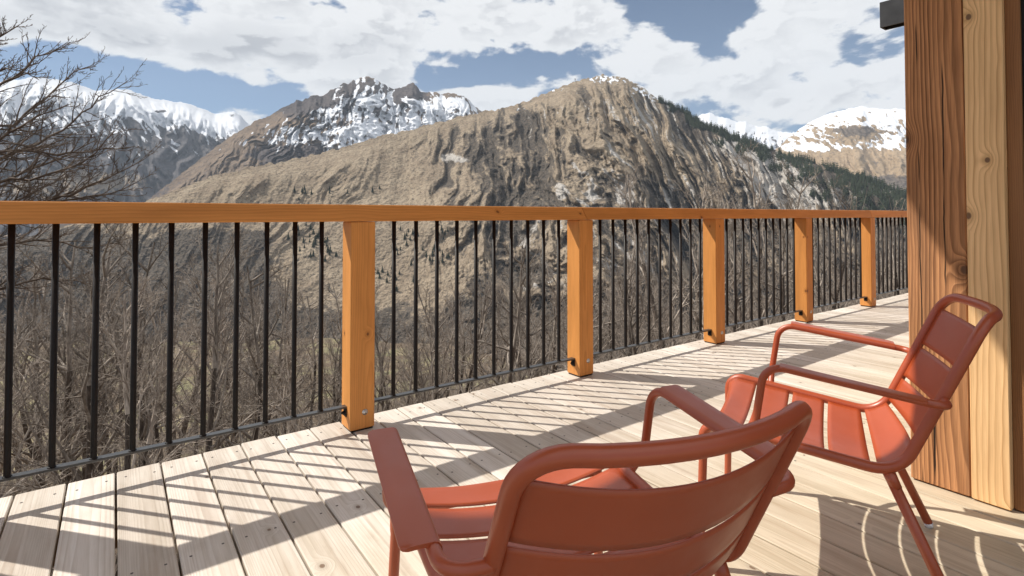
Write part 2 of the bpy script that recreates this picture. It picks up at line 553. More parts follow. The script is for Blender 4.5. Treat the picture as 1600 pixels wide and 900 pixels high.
# bays: flat bottom bar with a fixing plate and ten round balusters each
BZ = 0.100
for i in range(len(posts_x) - 1):
    xa, xb = posts_x[i] + PW, posts_x[i + 1]
    mb = MB()
    mb.box((xa + 0.001, YC - 0.017, BZ), (xb + 0.001, YC + 0.017, BZ + 0.009), grain=0, ch=0.0015)
    bo = rp('bottom_bar', mb, M_BAR)
    mb = MB()     # fixing ear on the near face of the next post: bar end turned down
    mb.box((xb - 0.006, YC - 0.017, BZ - 0.040), (xb - 0.0005, YC + 0.017, BZ - 0.001), grain=2, ch=0.003)
    mb.tube([(xb - 0.0065, YC, BZ - 0.022), (xb - 0.014, YC, BZ - 0.022)], 0.009, 10)
    mb.tube([(xb - 0.012, YC, BZ - 0.022), (xb - 0.021, YC, BZ - 0.022)], 0.005, 8)
    rp('fixing_ear', mb, M_METAL, bo)
    nb = 10
    gap = (xb - xa) / (nb + 1)
    if i > 3: nb = nb
    for j in range(nb):
        mb = MB()
        bx = xa + gap * (j + 1)
        mb.tube([(bx, YC, BZ + 0.008), (bx, YC, BZ + 0.012), (bx, YC, HB + 0.002)], 0.0100, 14)
        mb.tube([(bx, YC, BZ + 0.0085), (bx, YC, BZ + 0.0125)], [0.0138, 0.0112], 12)
        rp('baluster', mb, M_METAL)

# ------------------------------------------------------------------ building corner
random.seed(5)
house = empty('chalet', (2.39, 0.6, 0), label='timber chalet corner with weathered brown beam, pale board and dark window at the right', cat='house')
HO = (2.39, 0.6, 0)


def hp(name, mb, mat, parent=None):
    return rel(mb, HO).build(name, mat, parent or house)


mb = MB()
mb.box((2.39, 0.5925, 0.004), (2.62, 0.768, 3.19), grain=2, ch=0.004, seed=0.37)
hp('corner_beam', mb, M_OLD)
mb = MB()
mb.box((2.386, 0.487, 0.004), (2.43, 0.5905, 3.19), grain=2, ch=0.003, seed=0.64)
hp('pale_board', mb, M_PALE)
mb = MB()
mb.box((2.412, 0.4475, 0.004), (2.46, 0.4865, 3.19), grain=2, ch=0.002, seed=0.2)
jb = hp('jamb_board', mb, M_JAMB)
mb = MB()
mb.box((2.425, 0.4395, 0.02), (2.50, 0.447, 3.0), grain=2)
mb.box((2.425, -1.6, 0.02), (2.50, 0.439, 0.10), grain=1)
mb.box((2.425, -1.6, 2.3), (2.50, 0.439, 2.42), grain=1)
mb.box((2.425, -1.7, 0.02), (2.50, -1.6005, 3.0), grain=2)
win = hp('window', mb, M_METAL)
m, N, b = new_mat('dark_window_glass')
N.put(b.inputs['Base Color'], (0.02, 0.025, 0.03))
N.put(b.inputs['Roughness'], N.step(N.noise(None, 3.0, 2), 0.3, 0.7, 0.01, 0.03))
b.inputs['Specular IOR Level'].default_value = 1.0
b.inputs['Coat Weight'].default_value = 1.0
mb = MB()
mb.box((2.455, -1.598, 0.105), (2.475, 0.437, 2.295), grain=2)
hp('pane', mb, m, win)
mb = MB()
mb.box((2.47, -3.1, 0.004), (2.60, -1.705, 3.19), grain=2, seed=.5)
mb.box((2.64, 0.50, 0.004), (9.3, 0.62, 3.19), grain=0, seed=.2)
hp('wall', mb, M_JAMB)
# roof overhang: rests on the corner; its eave runs at a slant to the deck edge
mb = MB()
ex, ey = 0.468, 2.379
sl = -0.283
xa, xb = -4.5, 4.2
za, zb = 3.2, 3.34
E_ = lambda x: ey + sl * (x - ex)
DP = 2.35
V = [(xa, E_(xa), za), (xb, E_(xb), za), (xb, E_(xb) - DP, za), (xa, E_(xa) - DP, za), (xa, E_(xa), zb), (xb, E_(xb), zb), (xb, E_(xb) - DP, zb), (xa, E_(xa) - DP, zb)]
mb.add(V, [(0, 3, 2, 1), (4, 5, 6, 7), (0, 1, 5, 4), (1, 2, 6, 5), (2, 3, 7, 6), (3, 0, 4, 7)], seed=.4)
hp('roof_overhang', mb, M_SOFFIT)
mb = MB()       # black steel channel: web with two flanges, opening downwards
x5 = 5.2
mb.box((x5, 0.35, 2.556), (x5 + 0.012, 1.842, 2.77), grain=1)
mb.box((x5 + 0.10, 0.35, 2.556), (x5 + 0.112, 1.842, 2.77), grain=1)
mb.box((x5 + 0.0125, 0.35, 2.75), (x5 + 0.0995, 1.842, 2.77), grain=1)
mb.box((x5 + 0.0125, 1.830, 2.556), (x5 + 0.0995, 1.842, 2.7495), grain=2)
hp('steel_beam', mb, M_BEAMSTEEL)

# ------------------------------------------------------------------ armchairs
m, N, b = new_mat('terracotta_powder_coat')
pos = N.n('ShaderNodeNewGeometry').outputs['Position']
N.put(b.inputs['Base Color'], N.mix(N.step(N.noise(pos, 9, 4), .3, .7), (0.40, 0.070, 0.018), (0.43, 0.077, 0.021)))
N.put(b.inputs['Roughness'], N.step(N.noise(pos, 14, 4, 0.6), 0.3, 0.7, 0.36, 0.45))
b.inputs['Specular IOR Level'].default_value = 0.85
b.inputs['Sheen Weight'].default_value = 0.0
b.inputs['Sheen Roughness'].default_value = 0.45
b.inputs['Sheen Tint'].default_value = (0.9, 0.95, 1.0, 1)
N.put(b.inputs['Normal'], N.bump(N.noise(pos, 900, 2, 0.5), 0.10, 0.0004))
M_CHAIR = m


def fillet(P, R, n=8):
    """polyline with rounded corners; R[i] radius at each inner vertex"""
    P = [np.array(p, float) for p in P]
    out = [P[0]]
    for i in range(1, len(P) - 1):
        a, c = P[i - 1] - P[i], P[i + 1] - P[i]
        la, lc = np.linalg.norm(a), np.linalg.norm(c)
        a, c = a / la, c / lc
        th = math.acos(max(-1, min(1, float(a @ c))))
        r = R[i - 1]
        if r == 0:
            out.append(P[i])
            continue
        fa_ = 0.9 if i > 1 and R[i - 2] == 0 else 0.49
        fc_ = 0.9 if i < len(R) and R[i] == 0 else 0.49
        d = min(r / math.tan(th / 2), la * fa_, lc * fc_)
        r = d * math.tan(th / 2)
        bis = (a + c) / np.linalg.norm(a + c)
        cen = P[i] + bis * (r / math.sin(th / 2))
        s0, s1 = P[i] + a * d - cen, P[i] + c * d - cen
        om = math.pi - th
        for k in range(n + 1):
            t = k / n
            out.append(cen + (math.sin((1 - t) * om) * s0 + math.sin(t * om) * s1) / math.sin(om))
    out.append(P[-1])
    return np.array(out)


def resample(P, step):
    d = np.r_[0, np.cumsum(np.linalg.norm(np.diff(P, axis=0), axis=1))]
    n = max(2, int(round(d[-1] / step)) + 1)
    t = np.linspace(0, d[-1], n)
    return np.stack([np.interp(t, d, P[:, k]) for k in range(P.shape[1])], 1), d[-1]


def make_chair(label, loc, theta, zt, zb, ft=-0.169, bow=0.055):
    """local x forward, y to the sitter's left, z up"""
    wt, wb, ws, fs, zs = 0.230, 0.234, 0.250, 0.452, 0.402
    fa, za, fr, zr, wa = 0.289, 0.591, -0.083, 0.543, 0.297
    root = empty('armchair', loc, theta, label=label, cat='armchair', group='terracotta metal armchairs on the deck')
    RF = 0.0130
    # frame: front legs, seat sides, back sides and the bowed top bar are one tube
    def side(sg):
        return [(fs + 0.008, sg * (ws + 0.012), 0.018), (fs, sg * ws, 0.30), (fs, sg * ws, zs), (0, sg * wb, zb), (ft, sg * wt, zt)]
    L = side(1)
    Rr = side(-1)
    bar = []
    for u in np.linspace(0.62, -0.62, 9):
        bar.append((ft - bow * (1 - u * u), u * wt, zt - 0.004 * (1 - u * u)))
    P = L + bar + Rr[::-1]
    R = [0.1, 0.055, 0.085, 0.072] + [0] * len(bar) + [0.072, 0.085, 0.055, 0.1]
    path = fillet(P, R, 9)
    mb = MB()
    path, _ = resample(path, 0.012)
    rad = [RF if p[2] > 0.3 else 0.0115 for p in path]
    mb.tube(path, rad, 16)
    frame = mb.build('frame', M_CHAIR, root)
    # rear legs and clear glides
    for sg in (1, -1):
        mb = MB()
        mb.tube([(0.020, sg * (wb - 0.004), zb - 0.004), (-0.125, sg * 0.290, 0.014)], 0.0125, 16)
        mb.tube([(0.022, sg * (wb - 0.005), zb + 0.004), (0.006, sg * (wb + .001), zb - 0.034)], [0.0145, 0.0130], 16)
        lg = mb.build('rear_leg', M_CHAIR, root)
        mb = MB()
        mb.tube([(-0.125, sg * 0.290, 0.014), (-0.128, sg * 0.291, 0.001)], [0.0128, 0.0115], 14)
        mb.build('glide', M_GLIDE, lg)
        mb = MB()
        mb.tube([(fs + 0.008, sg * (ws + 0.012), 0.018), (fs + 0.008, sg * (ws + 0.012), 0.001)], 0.0118, 14)
        mb.build('glide', M_GLIDE, frame)
    # armrests: tube rising from the seat side, running back, hooking round behind the back tube, plus a plate
    for sg in (1, -1):
        fj = 0.315
        zj = zb + (zs - zb) * fj / fs
        tb = (zr - zb) / (zt - zb)
        slope = (za - zr) / (fa - fr)
        joint = (ft * tb - 0.004, sg * (wb + (wt - wb) * tb), zr - 0.002)
        P = [(fj, sg * (ws + 0.004), zj), (fj - 0.002, sg * (wa - 0.004), zj + 0.045), (fa, sg * wa, za), (fr - 0.006, sg * wa, zr), joint]
        path = fillet(P, [0.03, 0.05, 0.034], 7)
        path, _ = resample(path, 0.008)
        mb = MB()
        mb.tube(path, 0.0098, 14)
        arm = mb.build('arm', M_CHAIR, root)
        # plate: tangent to the top of the tube and folding round its inner side
        f0, f1 = 0.252, -0.046
        prof = []
        for k in range(7):                       # round the inner side
            t = math.radians(200 - k * 18)
            prof.append((math.cos(t) * 0.0118, math.sin(t) * 0.0118))
        prof += [(0.012, 0.0120), (0.026, 0.0121), (0.0400, 0.0118), (0.0430, 0.0100), (0.0430, 0.0070), (0.038, 0.0062), (0.026, 0.0065), (0.012, 0.0066)]
        prof = [(p if True else p) for p in prof]
        n = len(prof)
        V = []
        stations = [(f0, 0.55), (f0 - 0.002, 0.8), (f0 - 0.006, 0.95), (f0 - 0.012, 1.0)] + [(f0 - 0.012 - (f0 - f1 - 0.024) * k / 6, 1.0) for k in range(1, 6)] + [(f1 + 0.012, 1.0), (f1 + 0.006, 0.95), (f1 + 0.002, 0.8), (f1, 0.55)]
        stations = [((f), w_) for f, w_ in stations]
        for (f, w_) in stations:
            z0 = za + (f - fa) * slope
            for (du, dz_) in prof:
                d2 = du if du < 0.012 else 0.012 + (du - 0.012) * (w_ * 0.5 + 0.5 if w_ < 1 else 1)
                V.append((f, sg * (wa + d2), z0 + dz_))
        Fc = []
        for j in range(len(stations) - 1):
            for k in range(n):
                q = (k + 1) % n
                fcc = (j * n + k, j * n + q, (j + 1) * n + q, (j + 1) * n + k)
                Fc.append(fcc if sg > 0 else fcc[::-1])
        Fc.append(tuple(range(n)) if sg < 0 else tuple(reversed(range(n))))
        e0 = (len(stations) - 1) * n
        Fc.append(tuple(range(e0, e0 + n)) if sg > 0 else tuple(reversed(range(e0, e0 + n))))
        mb = MB()
        mb.add(V, Fc, smooth=False)
        pl = mb.build('arm_plate', M_CHAIR, arm)
        for k, p_ in enumerate(pl.data.polygons):
            p_.use_smooth = len(p_.vertices) == 4
        bv = pl.modifiers.new('edge', 'EDGE_SPLIT')
        bv.split_angle = math.radians(40)
    # slats: eight curved sheets along the seat and the back
    prof = fillet([(fs - 0.002, zs - 0.075), (fs - 0.002, zs - 0.002), (0.0, zb), (ft * 0.90, zb + (zt - zb) * 0.90)], [0.052, 0.10], 14)
    prof = np.array(prof)
    d = np.r_[0, np.cumsum(np.linalg.norm(np.diff(prof, axis=0), axis=1))]
    # arclength positions of the gaps measured on the side tubes
    def arc_at(test):
        dd = np.linalg.norm(prof - np.array(test), axis=1)
        best = None
        for i in range(len(prof) - 1):
            a, c = prof[i], prof[i + 1]
            t = np.clip(((test - a) @ (c - a)) / ((c - a) @ (c - a)), 0, 1)
            q = a + t * (c - a)
            e = np.linalg.norm(q - test)
            if best is None or e < best[0]:
                best = (e, d[i] + t * (d[i + 1] - d[i]))
        return best[1]
    Lz = lambda f: zb + (zs - zb) * f / fs
    tests = [(0.352, Lz(.352)), (0.25, Lz(.25)), (0.148, Lz(.148)), (0.048, Lz(.048)),
             (-0.165 * 0.115, zb + 0.115 * (zt - zb)), (ft * .33, zb + .33 * (zt - zb)), (ft * .60, zb + .60 * (zt - zb))]
    cuts = [0] + [arc_at(np.array(t)) for t in tests] + [d[-1]]
    GAP = 0.0105
    K = 20
    for i in range(len(cuts) - 1):
        a = cuts[i] + (GAP / 2 if i else 0)
        c = cuts[i + 1] - (GAP / 2 if i < len(cuts) - 2 else 0)
        ns = max(3, int((c - a) / 0.012))
        V = []
        for q in range(ns + 1):
            sarc = a + (c - a) * q / ns
            f = np.interp(sarc, d, prof[:, 0])
            z = np.interp(sarc, d, prof[:, 1])
            f2 = np.interp(min(sarc + .004, d[-1]), d, prof[:, 0]); z2 = np.interp(min(sarc + .004, d[-1]), d, prof[:, 1])
            f1_ = np.interp(max(sarc - .004, 0), d, prof[:, 0]); z1_ = np.interp(max(sarc - .004, 0), d, prof[:, 1])
            tx, tz = f2 - f1_, z2 - z1_
            ln = math.hypot(tx, tz) + 1e-9
            nx_, nz_ = -tz / ln, tx / ln          # pointing down / backwards
            if nz_ > 0 and sarc < d[-1] * 0.5: nx_, nz_ = nx_, nz_
            tt = sarc / d[-1]
            sag = 0.032 + 0.024 * min(1, max(0, (tt - 0.35) / 0.35))
            sag *= min(1.0, 0.25 + tt * 5)
            hw = (ws + (wb - ws) * min(1, max(0, (fs - f) / fs))) if z < zb + 0.02 else (wb + (wt - wb) * (z - zb) / (zt - zb))
            hw -= 0.004
            for k in range(K + 1):
                u = -1 + 2 * k / K
                s_ = sag * (1 - u * u)
                dirx, dirz = nx_, nz_
                # sag is away from the sitter
                if dirz > 0: dirx, dirz = -dirx, -dirz
                if tt > 0.62 and dirx > 0: dirx, dirz = -dirx, -dirz
                V.append((f + dirx * s_, u * hw, z + dirz * s_))
        Fc = [(q * (K + 1) + k, q * (K + 1) + k + 1, (q + 1) * (K + 1) + k + 1, (q + 1) * (K + 1) + k) for q in range(ns) for k in range(K)]
        mb = MB()
        mb.add(V, Fc, smooth=True)
        so = mb.build('seat_slat' if i < 5 else 'back_slat', M_CHAIR, root)
        sm = so.modifiers.new('thickness', 'SOLIDIFY')
        sm.thickness = 0.0032
        sm.offset = 0
    return root


make_chair('terracotta metal armchair seen from behind, back to the camera, nearest one', (0.634, 0.602, 0), 1.336, 0.708, 0.372)
make_chair('terracotta metal armchair seen from its side, in front of the timber corner beam', (1.753, 0.615, 0), 1.995, 0.736, 0.348)

# ------------------------------------------------------------------ numeric noise for the terrain
_rng = np.random.RandomState(7)
_PERM = _rng.permutation(4096)
_GA = _rng.rand(4096) * 2 * np.pi
_GX, _GY = np.cos(_GA), np.sin(_GA)


def perlin(x, y, seed=0):
    x = np.asarray(x, float) + seed * 17.31
    y = np.asarray(y, float) + seed * 9.77
    xi, yi = np.floor(x).astype(int), np.floor(y).astype(int)
    xf, yf = x - xi, y - yi
    def g(i, j, fx, fy):
        h = _PERM[(_PERM[(i + seed * 13) & 4095] + j) & 4095]
        return _GX[h] * fx + _GY[h] * fy
    u = xf * xf * xf * (xf * (xf * 6 - 15) + 10)
    v = yf * yf * yf * (yf * (yf * 6 - 15) + 10)
    a = g(xi, yi, xf, yf) * (1 - u) + g(xi + 1, yi, xf - 1, yf) * u
    b = g(xi, yi + 1, xf, yf - 1) * (1 - u) + g(xi + 1, yi + 1, xf - 1, yf - 1) * u
    return (a * (1 - v) + b * v) * 1.5


def fbm(x, y, o=4, seed=0, gain=0.5):
    t, a = 0, 1.0
    for i in range(o):
        t = t + a * perlin(x, y, seed + i)
        x, y, a = x * 2.03, y * 2.03, a * gain
    return t


def ridged(x, y, o=3, seed=0, gain=0.5):
    t, a, n = 0, 1.0, 0
    for i in range(o):
        t = t + a * (1 - 2 * np.abs(perlin(x, y, seed + i)))
        n += a
        x, y, a = x * 2.1, y * 2.1, a * gain
    return t / n


def sstep(v, a, b):
    t = np.clip((v - a) / (b - a), 0, 1)
    return t * t * (3 - 2 * t)


def gauss(x, y, items):
    t = 0
    for (cx, cy, rx, ry, amp) in items:
        t = t + amp * np.exp(-((x - cx) / rx) ** 2 - ((y - cy) / ry) ** 2)
    return t


def rays(px, py):
    x = (px - 800) / F_PX
    y = (CY - py) / F_PX
    c, s = math.cos(PITCH), math.sin(PITCH)
    fw, up = c - y * s, s + y * c
    return np.stack([fw * math.cos(YAW) + x * math.sin(YAW), fw * math.sin(YAW) - x * math.cos(YAW), up], -1)


def grid_object(name, P, cover, mat, extra=None, smooth=True):
    ny, nx = P.shape[:2]
    me = bpy.data.meshes.new(name)
    me.vertices.add(nx * ny)
    me.vertices.foreach_set('co', P.astype(np.float32).ravel())
    j, i = np.meshgrid(np.arange(ny - 1), np.arange(nx - 1), indexing='ij')
    a = j * nx + i
    q = np.stack([a, a + nx, a + nx + 1, a + 1], -1).reshape(-1, 4)
    me.loops.add(q.size)
    me.loops.foreach_set('vertex_index', q.ravel().astype(np.int32))
    me.polygons.add(len(q))
    me.polygons.foreach_set('loop_start', np.arange(len(q), dtype=np.int32) * 4)
    me.polygons.foreach_set('use_smooth', np.ones(len(q), bool) if smooth else np.zeros(len(q), bool))
    if cover is not None:
        at = me.attributes.new('cover', 'FLOAT_VECTOR', 'POINT')
        at.data.foreach_set('vector', np.clip(cover, 0, 1).astype(np.float32).reshape(-1, 3).ravel())
    me.update()
    me.validate()
    me.materials.append(mat)
    o = bpy.data.objects.new(name, me)
    COL.objects.link(o)
    return o


def terrain_mat(name, grass, grass2, dark, scree, scree2, snow=(0.72, 0.74, 0.78), dist=2500.0, dark2=None, bumpd=6.0, fine=1.0):
    """snow, scrub and scree lie where the cover map puts them; the detail inside is noise"""
    m, N, b = new_mat(name)
    cv = N.attr('cover')
    sn, dk, scv = N.xyz(cv)
    pos = N.n('ShaderNodeNewGeometry').outputs['Position']
    s = 1.0 / dist * 1000
    f1 = N.noise(pos, 0.028 * s * fine, 6, 0.65)
    f2 = N.noise(pos, 0.095 * s * fine, 5, 0.6)
    f3 = N.noise(pos, 0.24 * s * fine, 3, 0.6)
    base = N.mix(N.step(f1, 0.32, 0.68), grass, grass2)
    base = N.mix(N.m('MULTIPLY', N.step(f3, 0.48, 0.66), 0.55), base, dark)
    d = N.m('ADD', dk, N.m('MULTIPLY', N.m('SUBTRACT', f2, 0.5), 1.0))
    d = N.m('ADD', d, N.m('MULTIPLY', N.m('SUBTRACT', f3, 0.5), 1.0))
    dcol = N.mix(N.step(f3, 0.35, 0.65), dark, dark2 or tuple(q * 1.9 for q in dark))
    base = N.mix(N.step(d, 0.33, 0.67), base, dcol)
    c = N.m('ADD', scv, N.m('MULTIPLY', N.m('SUBTRACT', f2, 0.5), 0.9))
    base = N.mix(N.step(c, 0.42, 0.60), base, N.mix(N.step(f3, 0.35, 0.65), scree, scree2))
    w = N.m('ADD', sn, N.m('MULTIPLY', N.m('SUBTRACT', f2, 0.5), 0.55))
    w = N.m('ADD', w, N.m('MULTIPLY', N.m('SUBTRACT', f3, 0.5), 0.35))
    wm = N.step(w, 0.46, 0.54)
    base = N.mix(wm, base, snow)
    N.put(b.inputs['Base Color'], base)
    b.inputs['Roughness'].default_value = 0.95
    b.inputs['Specular IOR Level'].default_value = 0.1
    h = N.m('MULTIPLY_ADD', f2, 1.0, N.m('MULTIPLY', f3, 0.35))
    h = N.m('MULTIPLY', h, N.m('SUBTRACT', 1.0, N.m('MULTIPLY', wm, 0.75)))
    N.put(b.inputs['Normal'], N.bump(h, 1.0, bumpd))
    return m


def mountain(name, ridge, Rk, slope, py_bot, x0, x1, nx, ny, disp, coverf, mat, jag=1.5, jagl=14, pw=1.12, seed=0, back=14, zfac=None):
    """surface between a traced skyline and the valley, at its true distance, with a far side behind the crest"""
    xs = np.linspace(x0, x1, nx)
    rp_ = np.array(ridge, float)
    yr = np.interp(xs, rp_[:, 0], rp_[:, 1])
    yr0 = yr
    yr = yr + jag * (fbm(xs / jagl, xs * 0 + 3.3, 4, seed, 0.6))
    R = np.interp(xs, [k[0] for k in Rk], [k[1] for k in Rk])
    dr = rays(xs, yr0)
    eR = dr[:, 2] / np.hypot(dr[:, 0], dr[:, 1])
    t = np.linspace(0, 1, ny) ** pw
    PY = yr[None, :] + (py_bot - yr)[None, :] * t[:, None]
    PX = np.repeat(xs[None, :], ny, 0)
    D = rays(PX, PY)
    hx = np.hypot(D[..., 0], D[..., 1])
    e = D[..., 2] / hx
    r = R[None] * (slope - eR[None]) / (slope - e)
    T_ = PY - yr0[None]
    h = disp(PX, PY, T_)
    r = r * (1 - h * sstep(T_, -1, 30))
    P = D / hx[..., None] * r[..., None]
    P[..., 2] += CAM_H
    cov = coverf(PX, PY, T_, h)
    # far side
    top = P[0]
    out = dr[:, :2] / np.hypot(dr[:, 0], dr[:, 1])[:, None]
    rows = []
    for k in range(back, 0, -1):
        q = top.copy()
        dd = (k / back) ** 1.3 * R * 0.5
        q[:, 0] += out[:, 0] * dd
        q[:, 1] += out[:, 1] * dd
        q[:, 2] -= dd * (slope * 1.05) * (1 + 0.1 * perlin(xs / 60, xs * 0 + k / 3.0, 5)) + 2
        rows.append(q)
    P = np.concatenate([np.stack(rows), P], 0)
    cov = np.concatenate([np.repeat(cov[:1], back, 0), cov], 0)
    o = grid_object(name, P, cov, mat)
    tag(o, kind='structure')
    return PX, PY, P[back:], yr


# ------------------------------------------------------------------ the mountains
def stack(*a):
    return np.stack(np.broadcast_arrays(*a), -1)


# main mountain across the valley
MAIN = [(-420, 420), (-200, 400), (-60, 384), (60, 366), (150, 340), (235, 313), (290, 290), (330, 276), (380, 264), (430, 254), (500, 240), (560, 223),
        (620, 207), (700, 187), (750, 175), (790, 169), (812, 162), (850, 146), (880, 134), (905, 127), (925, 120), (945, 117), (968, 119), (985, 125), (1010, 140),
        (1040, 161), (1075, 178), (1100, 192), (1160, 216), (1220, 240), (1300, 262), (1360, 280), (1420, 303), (1500, 330), (1620, 362), (1800, 400)]


def lean(x, T_):
    return x - np.clip((x - 760) / 420, -0.75, 0.62) * T_


def main_disp(x, y, T_):
    w1 = fbm(x / 90, y / 90, 3, 21)
    q = lean(x, T_) + 12 * w1
    big = ridged(q / 120, T_ / 420, 2, 31)
    mid = ridged(q / 52 + 0.22 * perlin(x / 40, y / 60, 44), T_ / 290, 2, 41)
    sm = ridged(q / 21 + 0.35 * perlin(x / 18, y / 30, 54), T_ / 120, 2, 51)
    ti = ridged(q / 8 + 0.4 * perlin(x / 8, y / 14, 64), T_ / 40, 2, 61)
    iso = fbm(x / 10, y / 10, 4, 71)
    rough = 0.16 + 0.84 * sstep(x, 600, 820)
    rough = np.where(x < 640, 0.09 + 0.15 * sstep(ridged(q / 160, T_ / 400, 1, 5), 0.2, 0.8), rough)
    return rough * (0.024 * big + 0.060 * mid + 0.030 * sm + 0.012 * ti) + 0.0030 * iso * (0.4 + rough) + 0.03 * fbm(x / 260, y / 200, 2, 81)


def main_cover(x, y, T_, h):
    q = lean(x, T_) + 12 * fbm(x / 90, y / 90, 3, 21)
    rib = 0.5 * ridged(q / 52 + 0.22 * perlin(x / 40, y / 60, 44), T_ / 290, 2, 41) + 0.5 * ridged(q / 21 + 0.35 * perlin(x / 18, y / 30, 54), T_ / 120, 2, 51)
    n = fbm(x / 60, y / 40, 4, 91)
    st = fbm(q / 9, T_ / 60, 4, 93)
    # scrub and bare wood in the gullies of the steep face and down in the valley
    g = gauss(x, y, [(790, 290, 120, 95, .10), (720, 235, 90, 30, .10), (940, 330, 180, 60, .22), (1060, 250, 160, 70, .1), (1130, 300, 90, 40, .3), (700, 330, 60, 60, .25)])
    g = g + 1.0 * sstep(y, 338, 372) * sstep(470 - x, 0, 60) + 0.9 * sstep(y, 425, 505)
    g = g + 0.5 * sstep(x, 620, 760) * sstep(T_, 5, 40) * 0.5
    rib2 = ridged(q / 8 + 0.4 * perlin(x / 8, y / 14, 64), T_ / 40, 2, 61)
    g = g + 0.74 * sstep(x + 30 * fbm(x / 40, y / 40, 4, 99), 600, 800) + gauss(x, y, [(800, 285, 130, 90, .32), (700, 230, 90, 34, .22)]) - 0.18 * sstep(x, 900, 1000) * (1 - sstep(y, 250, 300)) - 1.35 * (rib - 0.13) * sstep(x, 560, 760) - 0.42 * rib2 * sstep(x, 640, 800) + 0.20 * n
    g = g + sstep(x, 960, 1080) * (1 - sstep(T_ + 6 * n, 16 + (x - 1000) * 0.05, 34 + (x - 1000) * 0.16)) * 0.75
    g = g + 0.5 * sstep(x, 1240, 1420) + 0.25 * sstep(fbm(x / 22, y / 12, 4, 95), 0.25, 0.5) * (x < 640) * sstep(y, 262, 300)
    g = g - gauss(x, y, [(540, 400, 130, 75, .75), (640, 420, 60, 50, .5), (470, 300, 150, 40, .5), (990, 200, 70, 50, .35), (210, 366, 60, 16, .5)])
    # pale scree and rock
    s = gauss(x, y, [(1195, 268, 40, 34, .75), (1160, 240, 26, 20, .5), (1235, 290, 38, 26, .7), (1305, 306, 34, 16, .7), (1130, 225, 30, 16, .4),
                     (700, 246, 22, 8, .55), (722, 250, 12, 7, .35), (876, 300, 8, 18, .6), (925, 305, 9, 16, .45), (968, 310, 8, 15, .55), (1010, 180, 20, 30, .35), (1045, 300, 10, 16, .4),
                     (950, 235, 10, 22, .3), (1240, 330, 60, 30, .35), (990, 370, 60, 60, .25), (830, 370, 30, 40, .25)])
    s = s + 0.5 * st * sstep(x, 680, 900) + 0.15
    # late snow near the summit
    w = gauss(x, y, [(948, 124, 38, 9, .66), (1000, 140, 26, 9, .62), (1026, 154, 24, 8, .55), (868, 139, 18, 4, .85), (812, 170, 14, 5, .5), (905, 146, 10, 5, .4), (1072, 190, 14, 8, .45), (1045, 172, 12, 6, .5), (1095, 215, 10, 6, .3), (880, 155, 8, 6, .3)])
    w = w * (0.85 + 0.9 * fbm(x / 7, y / 5, 3, 97)) + 0.0
    return stack(w, g, s)


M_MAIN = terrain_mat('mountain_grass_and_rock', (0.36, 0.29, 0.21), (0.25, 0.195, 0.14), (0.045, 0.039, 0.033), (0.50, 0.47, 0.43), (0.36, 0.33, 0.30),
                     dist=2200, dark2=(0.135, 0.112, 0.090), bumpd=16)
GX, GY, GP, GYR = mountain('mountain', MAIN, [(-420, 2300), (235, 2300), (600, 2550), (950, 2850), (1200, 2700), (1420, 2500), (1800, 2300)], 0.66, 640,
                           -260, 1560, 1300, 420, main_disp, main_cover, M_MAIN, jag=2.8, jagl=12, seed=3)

# snowy rock peak behind it
PEAK = [(60, 420), (140, 380), (200, 345), (240, 305), (285, 270), (335, 232), (365, 210), (385, 198), (400, 189), (412, 184), (429, 176), (442, 168), (457, 162), (463, 155), (472, 158), (487, 149), (499, 149), (505, 151), (516, 142), (525, 137), (536, 130), (544, 132), (551, 126), (562, 122), (574, 119), (587, 123), (596, 129), (606, 134), (614, 139), (626, 138), (637, 132), (645, 130), (651, 134), (656, 144), (669, 144), (684, 144), (692, 148), (703, 145), (714, 147), (726, 150), (731, 155), (748, 171), (800, 205), (900, 250), (1100, 330)]


def peak_disp(x, y, T_):
    q = x + 22 * fbm(x / 50, y / 40, 4, 121) - np.clip((x - 600) / 300, -.7, .5) * T_
    return (0.034 * ridged(q / 40, T_ / 130, 2, 131) + 0.026 * ridged(q / 16, T_ / 50, 2, 141) + 0.003 * fbm(x / 7, y / 7, 4, 151)) * (0.35 + 0.65 * sstep(x, 380, 470))


def peak_cover(x, y, T_, h):
    q = x + 6 * fbm(x / 30, y / 30, 3, 121) - np.clip((x - 600) / 300, -.7, .5) * T_
    st = ridged(q / 15, T_ / 70, 2, 141)
    fi = fbm(q / 6, T_ / 22, 4, 143)
    w = 0.34 * fbm(x / 16, y / 10, 4, 160) + gauss(x, y, [(560, 215, 90, 36, .85), (690, 185, 75, 26, .75), (640, 225, 60, 30, .45), (450, 212, 42, 18, .62), (720, 165, 30, 12, .35), (590, 165, 30, 16, .25), (505, 172, 14, 6, .4), (655, 160, 30, 8, .35), (380, 226, 20, 8, .3), (335, 246, 24, 8, .2)])
    w = w - 0.42 * (0.5 + 0.5 * st) - 0.42 * fi + 0.27 + gauss(x, y, [(575, 140, 50, 26, .80), (530, 170, 40, 18, .5), (690, 158, 50, 12, .45)])
    w = w - 0.9 * sstep(y, 238, 262) - gauss(x, y, [(575, 138, 45, 12, .3), (640, 141, 18, 8, .6), (500, 165, 50, 10, .35), (540, 160, 20, 20, .2), (480, 235, 20, 20, .3)])
    g = gauss(x, y, [(430, 240, 48, 22, 1.0), (500, 238, 30, 20, .7), (575, 150, 70, 30, 1.2), (480, 165, 70, 18, 1.0), (640, 148, 30, 14, .8), (720, 165, 30, 20, .6), (600, 200, 140, 40, .55), (240, 300, 70, 40, .5), (330, 262, 40, 12, .2)]) + 0.25 * fbm(x / 20, y / 14, 4, 155) - 0.05
    s = 0.25 * fi + 0.08
    return stack(w, g, s)


